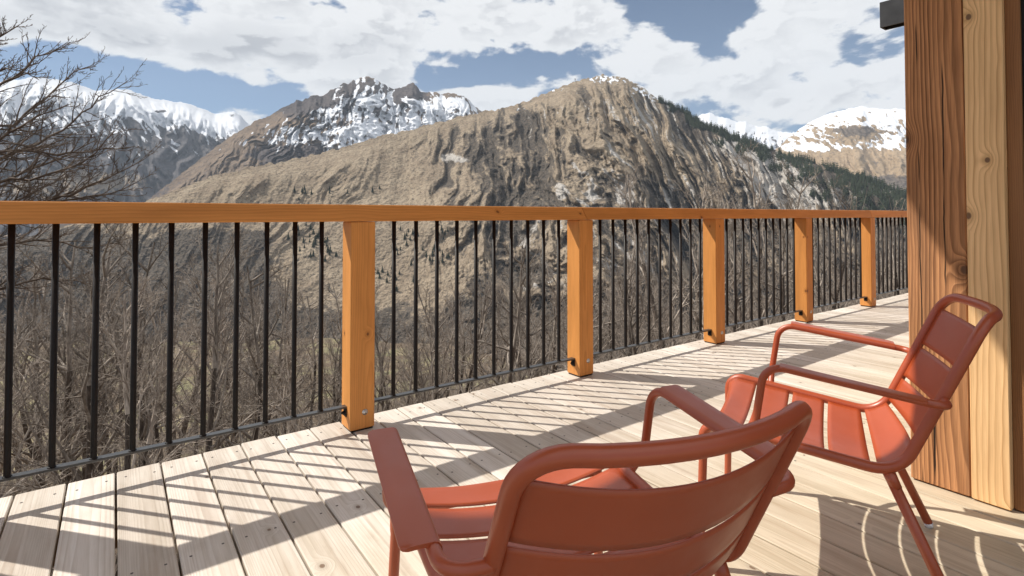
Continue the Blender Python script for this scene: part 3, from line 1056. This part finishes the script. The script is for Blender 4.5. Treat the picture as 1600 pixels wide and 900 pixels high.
M_PEAK = terrain_mat('snowy_rock_peak', (0.235, 0.175, 0.125), (0.165, 0.122, 0.09), (0.050, 0.045, 0.046), (0.26, 0.225, 0.19), (0.19, 0.16, 0.14), dist=5000, dark2=(0.125, 0.105, 0.10), bumpd=14)
mountain('mountain', PEAK, [(60, 4300), (385, 5000), (600, 5600), (1100, 5600)], 0.80, 345, 60, 1100, 760, 230, peak_disp, peak_cover, M_PEAK, jag=1.8, jagl=9, seed=13)

# far snow massif on the left
MASS = [(-500, 250), (-300, 190), (-120, 150), (0, 128), (60, 120), (110, 128), (150, 142), (185, 139), (206, 142), (232, 152), (252, 156), (290, 161), (318, 170), (336, 178), (352, 176), (366, 174), (376, 180), (386, 192), (410, 205), (450, 240), (520, 300), (640, 380)]


def mass_disp(x, y, T_):
    q = x + 12 * fbm(x / 60, y / 60, 3, 221) + 0.35 * T_ * np.sign(0.5 - ((x / 130) % 1))
    return 0.030 * ridged(q / 60, T_ / 110, 2, 231) + 0.024 * ridged(q / 20, T_ / 50, 2, 241) + 0.003 * fbm(x / 7, y / 7, 4, 251)


def mass_cover(x, y, T_, h):
    q = x + 8 * fbm(x / 40, y / 40, 3, 221) - 0.6 * T_
    st = ridged(q / 18, T_ / 60, 2, 241)
    w = 1.05 - 0.25 * sstep(T_, 4, 20) * (0.5 + 0.5 * ridged(q / 9, T_ / 30, 2, 247)) - 0.5 * sstep(T_, 22, 60) * (0.5 + 0.5 * st) - 0.35 * fbm(q / 8, T_ / 20, 4, 243) * sstep(T_, 10, 40) - 0.25 * sstep(y, 190, 225) - 1.0 * sstep(y + 0.04 * (x - 100), 246, 278)
    w = w - gauss(x, y, [(250, 174, 16, 4, .5), (362, 180, 16, 7, .55), (290, 205, 20, 16, .3), (210, 195, 14, 12, .3)])
    g = 0.95 - gauss(x, y, [(130, 285, 90, 18, 1.1), (60, 300, 60, 12, .7)]) + 0.2 * fbm(x / 20, y / 20, 3, 255)
    return stack(w, g, w * 0)


M_MASS = terrain_mat('far_snow_massif', (0.34, 0.27, 0.19), (0.26, 0.20, 0.14), (0.075, 0.072, 0.078), (0.3, 0.27, 0.24), (0.22, 0.2, 0.18), dist=8000, dark2=(0.12, 0.11, 0.11), bumpd=18)
mountain('mountain', MASS, [(-500, 7500), (640, 8600)], 0.72, 430, -500, 640, 620, 240, mass_disp, mass_cover, M_MASS, jag=1.6, jagl=14, seed=23)

# far snow ridge and the rounded snowy mountain on the right
FAR = [(960, 230), (1040, 205), (1085, 186), (1096, 179), (1108, 177), (1122, 182), (1135, 184), (1150, 190), (1165, 190), (1180, 197), (1200, 199), (1216, 205), (1240, 207), (1300, 230), (1500, 330)]


def far_disp(x, y, T_):
    return 0.012 * ridged(x / 22 + T_ / 30, T_ / 30 - x / 60, 3, 331) + 0.003 * fbm(x / 6, y / 6, 4, 351)


M_FAR = terrain_mat('far_snow_ridge', (0.3, 0.24, 0.18), (0.24, 0.19, 0.14), (0.09, 0.085, 0.09), (0.3, 0.27, 0.24), (0.22, 0.2, 0.18), dist=10000, dark2=(0.14, 0.13, 0.13), bumpd=18)
mountain('mountain', FAR, [(960, 9500), (1500, 9500)], 0.7, 300, 960, 1500, 380, 100, far_disp,
         lambda x, y, T_, h: stack(0.85 - 0.45 * ridged(x / 14, T_ / 30, 2, 341) * sstep(T_, 2, 20) + 0.3 * fbm(x / 6, y / 6, 3, 343), 0.7 + 0 * x, 0 * x), M_FAR, jag=2.2, jagl=9, seed=33)

DOME = [(1120, 300), (1180, 262), (1214, 232), (1232, 215), (1250, 201), (1270, 189), (1290, 179), (1310, 173), (1330, 169), (1348, 166), (1362, 169), (1380, 170), (1400, 170), (1425, 172), (1470, 176), (1540, 190), (1640, 230), (1800, 300)]


def dome_disp(x, y, T_):
    q = x - 0.7 * T_ + 10 * fbm(x / 50, y / 50, 3, 421)
    return 0.018 * ridged(q / 50, T_ / 120, 2, 431) + 0.010 * ridged(q / 18, T_ / 60, 2, 441) + 0.0022 * fbm(x / 7, y / 7, 4, 451)


def dome_cover(x, y, T_, h):
    band = 0.7 * fbm(x / 34 + y / 40, y / 14 - x / 50, 5, 443) + 0.5 * fbm((x - 0.7 * T_) / 9, T_ / 30, 4, 447)
    w = 1.22 - 0.0115 * (y - 166) - 0.55 * np.abs(band) * 1.3 - gauss(x, y, [(1340, 205, 42, 11, .5), (1290, 232, 60, 6, -.25), (1265, 232, 40, 8, -.3), (1395, 225, 30, 14, -.3)]) - 0.8 * sstep(y, 232, 262)
    g = gauss(x, y, [(1345, 205, 60, 14, .6)]) + 0.3 * fbm(x / 20, y / 12, 3, 455) + 0.12 + 0.9 * sstep(y + 0.0 * x, 268, 284)
    return stack(w, g, 0 * x)


M_DOME = terrain_mat('right_snow_mountain', (0.36, 0.27, 0.18), (0.28, 0.205, 0.13), (0.085, 0.07, 0.06), (0.3, 0.26, 0.22), (0.24, 0.2, 0.17), dist=6500, dark2=(0.16, 0.13, 0.105), bumpd=12)
mountain('mountain', DOME, [(1120, 6500), (1800, 6500)], 0.62, 350, 1120, 1800, 480, 150, dome_disp, dome_cover, M_DOME, jag=1.2, jagl=12, seed=43)


# ------------------------------------------------------------------ own slope and valley floor
def ground_z(x, y):
    base = np.where(y > 3.2, -3.3 - 0.40 * (y - 3.2), -3.3)
    base = np.maximum(base, -335.0 + 0 * base) + np.where(y > 850, (y - 850) * 0.0, 0)
    n = 0.35 * fbm(x / 9.0, y / 9.0, 3, 501) + np.minimum(np.abs(y) / 60, 1) * 2.2 * fbm(x / 55.0, y / 55.0, 3, 511)
    far = sstep(y, 60, 400) * 10 * fbm(x / 260.0, y / 260.0, 3, 521)
    return base + n + far - 0.0


gu = np.linspace(-1, 1, 420)
gx = 60 * np.sinh(gu * 4.6)
gv = np.linspace(0, 1, 420)
gy = -60 + 63 * np.minimum(gv / 0.12, 1) + np.where(gv > 0.12, 22 * np.sinh((gv - 0.12) / 0.88 * 5.6), 0)
X_, Y_ = np.meshgrid(gx, gy)
Z_ = ground_z(X_, Y_)
# keep the ground below the deck and under the house
cov = stack(0 * X_, sstep(fbm(X_ / 6, Y_ / 6, 4, 531), -0.4, 0.5) * 0.4 * (Y_ < 500) + 0.35, 0 * X_)
cov[..., 2] = sstep(Y_, 650, 780) * (0.35 + 0.5 * fbm(X_ / 160.0, Y_ / 60.0, 3, 541))
m, N, b = new_mat('leaf_litter_and_meadow')
cv = N.attr('cover')
_, dk, md = N.xyz(cv)
pos = N.n('ShaderNodeNewGeometry').outputs['Position']
f1, f2 = N.noise(pos, 0.9, 6, 0.7), N.noise(pos, 7.0, 6, 0.7)
f4 = N.noise(pos, 0.03, 6, 0.7)
c = N.mix(N.step(f1, .35, .65), (0.17, 0.125, 0.085), (0.10, 0.075, 0.052))
c = N.mix(N.m('MULTIPLY', N.step(f2, .45, .7), .6), c, (0.27, 0.205, 0.14))
c = N.mix(N.m('MULTIPLY', N.step(f1, .55, .7), .35), c, (0.11, 0.12, 0.05))
c = N.mix(N.step(N.m('ADD', md, N.m('MULTIPLY', N.m('SUBTRACT', f4, .5), 1.2)), .3, .5), c, N.mix(N.step(f4, .4, .6), (0.17, 0.165, 0.085), (0.26, 0.215, 0.13)))
N.put(b.inputs['Base Color'], c)
b.inputs['Roughness'].default_value = 0.95
b.inputs['Specular IOR Level'].default_value = 0.1
N.put(b.inputs['Normal'], N.bump(N.m('ADD', f1, f2), 0.8, 0.08))
tag(grid_object('hillside', stack(X_, Y_, Z_), cov, m), kind='structure')


# ------------------------------------------------------------------ trees
def bark(name, a, b_, scale=20):
    m, N, b = new_mat(name)
    pos = N.n('ShaderNodeTexCoord').outputs['Object']
    f = N.noise(N.vm('MULTIPLY', pos, (1, 1, 0.3)), scale, 5, 0.65)
    rnd = N.n('ShaderNodeObjectInfo').outputs['Random']
    c = N.mix(N.step(f, .35, .65), a, b_)
    N.put(b.inputs['Base Color'], N.vm('SCALE', c, scale=N.m('MULTIPLY_ADD', rnd, 0.75, 0.6)))
    b.inputs['Roughness'].default_value = 0.85
    b.inputs['Specular IOR Level'].default_value = 0.25
    return m


M_BARK = bark('dark_bark', (0.055, 0.042, 0.033), (0.13, 0.10, 0.08))
M_TWIG = bark('grey_brown_twigs', (0.17, 0.137, 0.112), (0.40, 0.34, 0.285), 6)
M_TWIGD = bark('dark_twigs', (0.075, 0.055, 0.042), (0.125, 0.095, 0.075), 6)


class TreeGen:
    def __init__(s, seed):
        s.r = random.Random(seed)
        s.trunk, s.br = MB(), MB()

    def poly(s, p, d, L, r0, r1, n, wander, trop):
        p = np.array(p, float)
        d = np.array(d, float)
        pts, rad = [p.copy()], [r0]
        for i in range(n):
            d = d + np.array([s.r.gauss(0, wander), s.r.gauss(0, wander), s.r.gauss(0, wander) + trop])
            d /= np.linalg.norm(d)
            p = p + d * L / n
            pts.append(p.copy())
            rad.append(r0 + (r1 - r0) * (i + 1) / n)
        return np.array(pts), rad

    def spread(s, d, ang):
        d = np.array(d) / np.linalg.norm(d)
        a = np.cross(d, [0, 0, 1.0])
        if np.linalg.norm(a) < .1: a = np.array([1.0, 0, 0])
        a /= np.linalg.norm(a)
        b = np.cross(d, a)
        t = s.r.random() * 2 * math.pi
        return d * math.cos(ang) + (a * math.cos(t) + b * math.sin(t)) * math.sin(ang)

    def limb(s, pts, rad, level, maxlevel, dens, lenf, ang=(0.5, 0.95), trop=0.05, tipr=0.004, k=4, frm=0.25):
        s.br.tube(pts, rad, k if level < 2 else 3, caps=False)
        if level >= maxlevel: return
        seg = np.r_[0, np.cumsum(np.linalg.norm(np.diff(pts, axis=0), axis=1))]
        L = seg[-1]
        n = dens[level]
        n = int(n) + (s.r.random() < n - int(n))
        for j in range(n):
            t = frm + (1 - frm) * (j + s.r.random()) / n
            x = t * L
            i = min(len(pts) - 2, int(np.searchsorted(seg, x) - 1))
            i = max(i, 0)
            f = (x - seg[i]) / (seg[i + 1] - seg[i] + 1e-9)
            p = pts[i] * (1 - f) + pts[i + 1] * f
            d = pts[i + 1] - pts[i]
            rr = rad[i] * (1 - f) + rad[i + 1] * f
            cl = L * lenf * (1.15 - 0.75 * t) * s.r.uniform(.7, 1.2)
            cr = max(tipr, min(rr * 0.62, cl * 0.014 + tipr))
            cd = s.spread(d, s.r.uniform(*ang))
            q, ra = s.poly(p, cd, cl, cr, tipr * 0.6, 4 if level < 1 else 3, 0.16, trop)
            s.limb(q, ra, level + 1, maxlevel, dens, lenf, ang, trop, tipr, k, 0.15)


def make_tree(seed, H=10.0, style=0, tipr=0.0044):
    """bare broadleaf tree of unit size H"""
    g = TreeGen(seed)
    r = g.r
    pts, rad = g.poly((0, 0, 0), (r.uniform(-.08, .08), r.uniform(-.08, .08), 1), H * 0.93, H * 0.0125, H * 0.0022, 11, 0.055, 0.05)
    cut = 7
    g.trunk.tube(pts[:cut + 1], rad[:cut + 1], 8, caps=False)
    g.br.tube(pts[cut:], rad[cut:], 5, caps=False)
    seg = np.linspace(0, 1, len(pts))
    nl = 15 if style == 0 else 11
    for j in range(nl):
        t = 0.24 + 0.74 * (j + r.random()) / nl
        i = min(int(t * (len(pts) - 1)), len(pts) - 2)
        f = t * (len(pts) - 1) - i
        p = pts[i] * (1 - f) + pts[i + 1] * f
        a = r.random() * 2 * math.pi
        el = r.uniform(0.35, 0.95) if style == 0 else r.uniform(0.8, 1.25)
        d = (math.cos(a) * math.cos(el), math.sin(a) * math.cos(el), math.sin(el))
        L = H * (0.36 if style == 0 else 0.42) * (1.12 - 0.8 * t) * r.uniform(.75, 1.2)
        q, ra = g.poly(p, d, L, H * 0.0058 * (1.1 - .5 * t), 0.006, 6, 0.12, 0.07)
        g.limb(q, ra, 0, 3, (7, 6, 4.5), 0.47, trop=0.06, tipr=tipr)
    return g


tree_src = []
for v in range(7):
    g = make_tree(100 + v, 10.0, 0 if v in (0, 2) else 1)
    a = g.trunk.build('trunk', M_BARK)
    c = g.br.build('branches', M_TWIG)
    tree_src.append((a, c))
used_src = set()


def place_tree(v, loc, h, rz, label, group, dark=False):
    root = empty('bare_tree', loc, rz, label=label, cat='tree', group=group)
    root.scale = (h / 10,) * 3
    for src in tree_src[v]:
        if (v, src.name) in used_src:
            c = src.copy()
            COL.objects.link(c)
        else:
            used_src.add((v, src.name))
            c = src
        c.parent = root
    return root


random.seed(21)


def tree_at(px, dist, py_top, v, label, group):
    d = ray(px, 335)
    k = dist / math.hypot(d[0], d[1])
    x, y = d[0] * k, d[1] * k
    gz = float(ground_z(np.array(x), np.array(y))) - 0.15
    dt = ray(px, py_top)
    zt = CAM_H + dt[2] / math.hypot(dt[0], dt[1]) * dist
    h = max(4.0, (zt - gz) / 0.97)
    return place_tree(v, (x, y, gz), h, random.random() * 6.28, label, group)


BAY = [(-999, 10, 'left of the first baluster'), (10, 560, 'in the leftmost railing bay'), (560, 908, 'in the second railing bay from the left'), (908, 1117, 'in the third railing bay from the left'),
       (1117, 1260, 'in the fourth railing bay from the left'), (1260, 9999, 'in the rightmost railing bays')]


def bay(px):
    for a, c, n in BAY:
        if a <= px < c: return n


key = [(310, 13, 352, 1, 'many-stemmed bare tree with upright limbs behind the middle of the leftmost bay'),
       (405, 15, 392, 0, 'bare tree with mossy dark trunk left of the first big post'),
       (775, 13, 362, 2, 'spreading bare tree filling the middle of the second railing bay'),
       (150, 14, 350, 3, 'bare tree with steep limbs between the third and fourth baluster'),
       (1045, 22, 238, 1, 'tall slender bare tree whose top shows above the rail by the third post'),
       (1185, 27, 232, 3, 'slim bare tree reaching above the rail against the pale scree')]
for px, di, pt, v, lab in key:
    tree_at(px, di, pt, v, lab, 'bare trees on the slope')
mids = [(-60, 16, 335), (45, 19, 352), (105, 25, 348), (215, 22, 352), (262, 26, 365), (352, 25, 400), (375, 32, 395), (448, 24, 415), (500, 21, 455), (470, 38, 430), (560, 25, 480),
        (618, 20, 500), (665, 26, 470), (705, 31, 420), (835, 21, 400), (868, 29, 400), (935, 19, 375), (985, 27, 330), (1010, 18, 390), (1075, 31, 262), (1105, 24, 300), (1140, 20, 335),
        (1160, 33, 262), (1225, 24, 300), (1240, 36, 262), (1290, 30, 285), (1310, 22, 330), (1350, 34, 320), (1390, 27, 345), (1410, 40, 335)]
for i, (px, di, pt) in enumerate(mids):
    tree_at(px, di, pt, i % 7, 'bare grey-brown tree ' + bay(px), 'bare trees ' + bay(px))
for i in range(120):
    px = random.uniform(-120, 1450)
    di = random.uniform(11, 62)
    pt = random.uniform(440, 560) + (12 if 420 < px < 700 else -25)
    if di > 30: pt -= 30
    tree_at(px, di, pt, random.randrange(7), 'bare grey-brown tree ' + bay(px), 'bare trees ' + bay(px))

# near tree at the left whose limbs reach in above the rail
g = TreeGen(77)


def at_px(px, py, di):
    d = ray(px, py)
    return np.array([d[0], d[1], d[2]]) / math.hypot(d[0], d[1]) * di + np.array([0, 0, CAM_H])


base = at_px(-230, 400, 7.4)
gz = float(ground_z(base[0], base[1]))
tp = [np.array([base[0], base[1], gz - .1]), at_px(-225, 700, 7.4), at_px(-215, 430, 7.3), at_px(-225, 200, 7.2), at_px(-190, 20, 7.2), at_px(-150, -140, 7.3)]
tp, _ = resample(fillet(tp, [0.5] * 4, 4), 0.25)
g.trunk.tube(tp, np.linspace(0.13, 0.03, len(tp)), 10, caps=False)
limbs = [[(-222, 420), (-120, 372), (-20, 325), (60, 306), (120, 285), (175, 262), (225, 235)],
         [(-222, 330), (-130, 285), (-30, 240), (50, 215), (110, 180), (160, 135), (200, 112)],
         [(-224, 300), (-140, 262), (-60, 232), (20, 222), (90, 228), (150, 222), (210, 215)],
         [(-224, 230), (-150, 190), (-70, 160), (0, 120), (60, 75), (110, 52)],
         [(-220, 160), (-150, 110), (-80, 80), (-10, 50), (30, 25)],
         [(-222, 470), (-130, 420), (-30, 372), (60, 360), (130, 372), (190, 365)],
         [(-222, 380), (-150, 340), (-60, 300), (0, 268), (60, 262), (120, 250), (180, 190)],
         [(-224, 260), (-140, 205), (-40, 195), (30, 175), (70, 140), (120, 95), (150, 90)],
         [(-222, 200), (-160, 150), (-100, 120), (-40, 110), (20, 90), (60, 110)],
         [(-222, 350), (-140, 310), (-60, 285), (20, 262), (90, 235), (150, 205)],
         [(-222, 440), (-140, 400), (-50, 350), (20, 322), (90, 300), (160, 290), (215, 270)],
         [(-222, 400), (-130, 355), (-40, 322), (30, 300), (80, 270), (130, 235)],
         [(-222, 310), (-150, 275), (-70, 250), (0, 200), (60, 165), (105, 150)],
         [(-222, 520), (-120, 480), (-20, 440), (60, 420), (140, 430)]]
for i, lp in enumerate(limbs):
    di = 7.4 + (i % 3 - 1) * 0.25
    P = [at_px(a, c + 14, di + 0.12 * k * ((i % 2) * 2 - 1)) for k, (a, c) in enumerate(lp)]
    P[0] = at_px(lp[0][0], lp[0][1], 7.3)
    P, _ = resample(fillet(P, [0.25] * (len(P) - 2), 3), 0.14)
    P[1:-1] += np.array([[g.r.gauss(0, .012), g.r.gauss(0, .012), g.r.gauss(0, .012)] for _ in range(len(P) - 2)])
    rad = list(np.linspace(0.023, 0.0040, len(P)))
    g.limb(P, rad, 0, 3, (30, 8, 4), 0.27, ang=(0.4, 0.85), trop=0.09, tipr=0.0024, frm=0.22)
nt = empty('bare_tree', (base[0], base[1], gz), label='near bare tree whose dark twigs reach in above the rail at the far left', cat='tree')
for mb_, nm, mt in ((g.trunk, 'trunk', M_BARK), (g.br, 'branches', M_TWIGD)):
    mb_.v = [(x - base[0], y - base[1], z - gz) for (x, y, z) in mb_.v]
    mb_.build(nm, mt, nt)

# brush on the slope under the trees and the far-off woods: nobody could count these
def sticks(name, n, gen, mat, k=3):
    V, Fc = [], []
    mbs = MB()
    for i in range(n):
        gen(mbs)
    o = mbs.build(name, mat)
    return tag(o, kind='stuff')


rb = random.Random(5)
gb = TreeGen(6)


def brush(mb):
    px = rb.uniform(-150, 1480)
    di = 4.5 + 46 * rb.random() ** 1.3
    d = ray(px, 335)
    k = di / math.hypot(d[0], d[1])
    x, y = d[0] * k, d[1] * k
    if y < 3.3: return
    z = float(ground_z(np.array(x), np.array(y)))
    L = rb.uniform(0.9, 3.4) * (1 if di > 8 else .7)
    for q in range(3):
        p, ra = gb.poly((x + rb.gauss(0, .15), y + rb.gauss(0, .15), z), (rb.gauss(0, .35), rb.gauss(0, .35), 1), L, 0.011, 0.004, 4, 0.16, 0.02)
        mb.tube(p, ra, 3, caps=False)
        for w in range(4):
            i = rb.randrange(1, 4)
            s_, rs = gb.poly(p[i], gb.spread(p[min(i + 1, 4)] - p[i], rb.uniform(.5, 1)), L * rb.uniform(.25, .5), 0.006, 0.003, 3, 0.2, 0.03)
            mb.tube(s_, rs, 3, caps=False)


sticks('undergrowth', 750, brush, M_TWIG)


def farwood(mb):
    px = rb.uniform(-160, 1500)
    di = 60 + 620 * rb.random() ** 1.6
    d = ray(px, 335)
    k = di / math.hypot(d[0], d[1])
    x, y = d[0] * k, d[1] * k
    if y < 12: return
    z = float(ground_z(np.array(x), np.array(y)))
    H = rb.uniform(8, 15)
    th = 0.012 + di * 0.00016
    p, ra = gb.poly((x, y, z), (rb.gauss(0, .06), rb.gauss(0, .06), 1), H, th * 3, th, 5, 0.05, 0.05)
    mb.tube(p, ra, 3, caps=False)
    for w in range(16):
        i = rb.randrange(1, 5)
        s_, rs = gb.poly(p[i], gb.spread(p[i + 1] - p[i], rb.uniform(.4, .95)), H * rb.uniform(.2, .42) * (1.2 - i * .14), th * 1.2, th * .5, 3, 0.15, 0.08)
        mb.tube(s_, rs, 3, caps=False)


sticks('far_woods', 1500, farwood, M_TWIG)

# ------------------------------------------------------------------ conifers
M_CONIFER = plain('dark_conifer_needles', (0.040, 0.050, 0.030), 0.9, 0, 0.35, 0.08, 0.1)


def conifer_mesh(seed, tiers=9, k=9):
    r = random.Random(seed)
    mb = MB()
    for t in range(tiers):
        u = t / tiers
        zc = 0.10 + 0.9 * u
        rad = 0.24 * (1 - u) ** 0.85 * r.uniform(.85, 1.15) + 0.012
        V = [(0, 0, zc + 0.17 * (1 - u * .4))]
        for j in range(k * 2):
            a = j * math.pi / k + r.uniform(-.1, .1)
            q = rad * (1.0 if j % 2 else 0.55) * r.uniform(.8, 1.2)
            V.append((q * math.cos(a), q * math.sin(a), zc - (0.035 if j % 2 else 0)))
        mb.add(V, [(0, 1 + j, 1 + (j + 1) % (2 * k)) for j in range(2 * k)])
    tr = MB()
    tr.tube([(0, 0, 0), (0, 0, 0.9)], [0.018, 0.004], 5, caps=False)
    return mb, tr


con_src = []
for v in range(3):
    cm, ct = conifer_mesh(v)
    con_src.append((ct.build('trunk', M_BARK), cm.build('crown', M_CONIFER)))


def main_point(px, py):
    i = int(np.clip(np.interp(px, GX[0], np.arange(GX.shape[1])), 0, GX.shape[1] - 1))
    j = int(np.argmin(np.abs(GY[:, i] - py)))
    return GP[j, i]


rc = random.Random(9)
spots = []
for (cx, cy, sx, sy, n) in [(492, 375, 30, 26, 26), (520, 400, 22, 28, 10), (640, 385, 38, 36, 24), (600, 430, 30, 20, 10), (690, 372, 20, 20, 8), (560, 300, 60, 10, 8), (480, 305, 40, 8, 5), (690, 400, 16, 10, 6)]:
    for _ in range(n):
        spots.append((rc.gauss(cx, sx * .6), rc.gauss(cy, sy * .6)))
seen = set()
for i, (px, py) in enumerate(spots):
    P = main_point(px, py)
    root = empty('conifer', (P[0], P[1], P[2] - 1.0), rc.random() * 6.28,
                 label='small dark conifer on the tan spur seen through the balusters' if py > 335 else 'small dark conifer on the tan slope above the rail', cat='tree',
                 group='conifers on the tan spur' if py > 335 else 'conifers on the tan slope')
    root.scale = (rc.uniform(14, 26),) * 3
    for src in con_src[i % 3]:
        if src.name in seen:
            c = src.copy(); COL.objects.link(c)
        else:
            seen.add(src.name); c = src
        c.parent = root

# the closed conifer forest along the right-hand crest
mb, _t = conifer_mesh(5, 4, 4)
cv_ = np.array(mb.v)
cf_ = np.array(mb.f)
Vs, Fs = [], []
cnt = 0
for _ in range(8500):
    px = rc.uniform(1030, 1560)
    yr_ = float(np.interp(px, GX[0], GYR))
    dep = (px - 1000) * 0.16 + 4
    u = rc.random()
    py = yr_ + u ** 1.3 * dep * 1.15
    if perlin(px / 26, py / 16, 77) + 0.62 - u * 0.75 + (0.3 if px > 1330 else 0) < 0.2: continue
    P = main_point(px, py)
    s = 12 + 24 * rc.random() ** 1.7
    a = rc.random() * 6.28
    R_ = np.array([[math.cos(a), -math.sin(a), 0], [math.sin(a), math.cos(a), 0], [0, 0, 1]]) * s
    Vs.append(cv_ @ R_.T + P - np.array([0, 0, 2]))
    Fs.append(cf_ + cnt * len(cv_))
    cnt += 1
Vs, Fs = np.concatenate(Vs), np.concatenate(Fs)
me = bpy.data.meshes.new('conifer_forest')
me.from_pydata(Vs.tolist(), [], Fs.tolist())
me.materials.append(M_CONIFER)
o = bpy.data.objects.new('conifer_forest', me)
COL.objects.link(o)
tag(o, kind='stuff')

# lattice mast on the summit shoulder
P = main_point(899, 128)
mb = MB()
for a, c in ((-1, -1), (1, -1), (1, 1), (-1, 1)):
    mb.tube([(a * 2.4, c * 2.4, -4), (a * 1.1, c * 1.1, 15)], 0.5, 4)
    mb.tube([(a * 1.6, c * 1.6, 8), (-a * 1.6, c * 1.6, 8)], 0.3, 4)
mb.box((-2.4, -1.6, 13), (2.4, 1.6, 17), grain=0)
mast = mb.build('summit_mast', M_BEAMSTEEL)
mast.location = (P[0], P[1], P[2])
tag(mast, label='tiny dark lattice mast standing on the crest left of the summit', cat='mast')

# ------------------------------------------------------------------ mountain air
HAZE = 3.2e-5
if HAZE > 0:
    mb = MB()
    mb.box((-14000, -600, -2300), (14000, 17000, 3600), grain=0)
    hm = bpy.data.materials.new('mountain_air')
    hm.use_nodes = True
    t = hm.node_tree
    t.nodes.remove(t.nodes['Principled BSDF'])
    pv = t.nodes.new('ShaderNodeVolumePrincipled')
    pv.inputs['Color'].default_value = (0.72, 0.84, 1.0, 1)
    pv.inputs['Density'].default_value = HAZE
    t.links.new(pv.outputs[0], t.nodes['Material Output'].inputs['Volume'])
    hz = mb.build('haze', hm)
    tag(hz, kind='stuff')
    sc.cycles.volume_bounces = 0
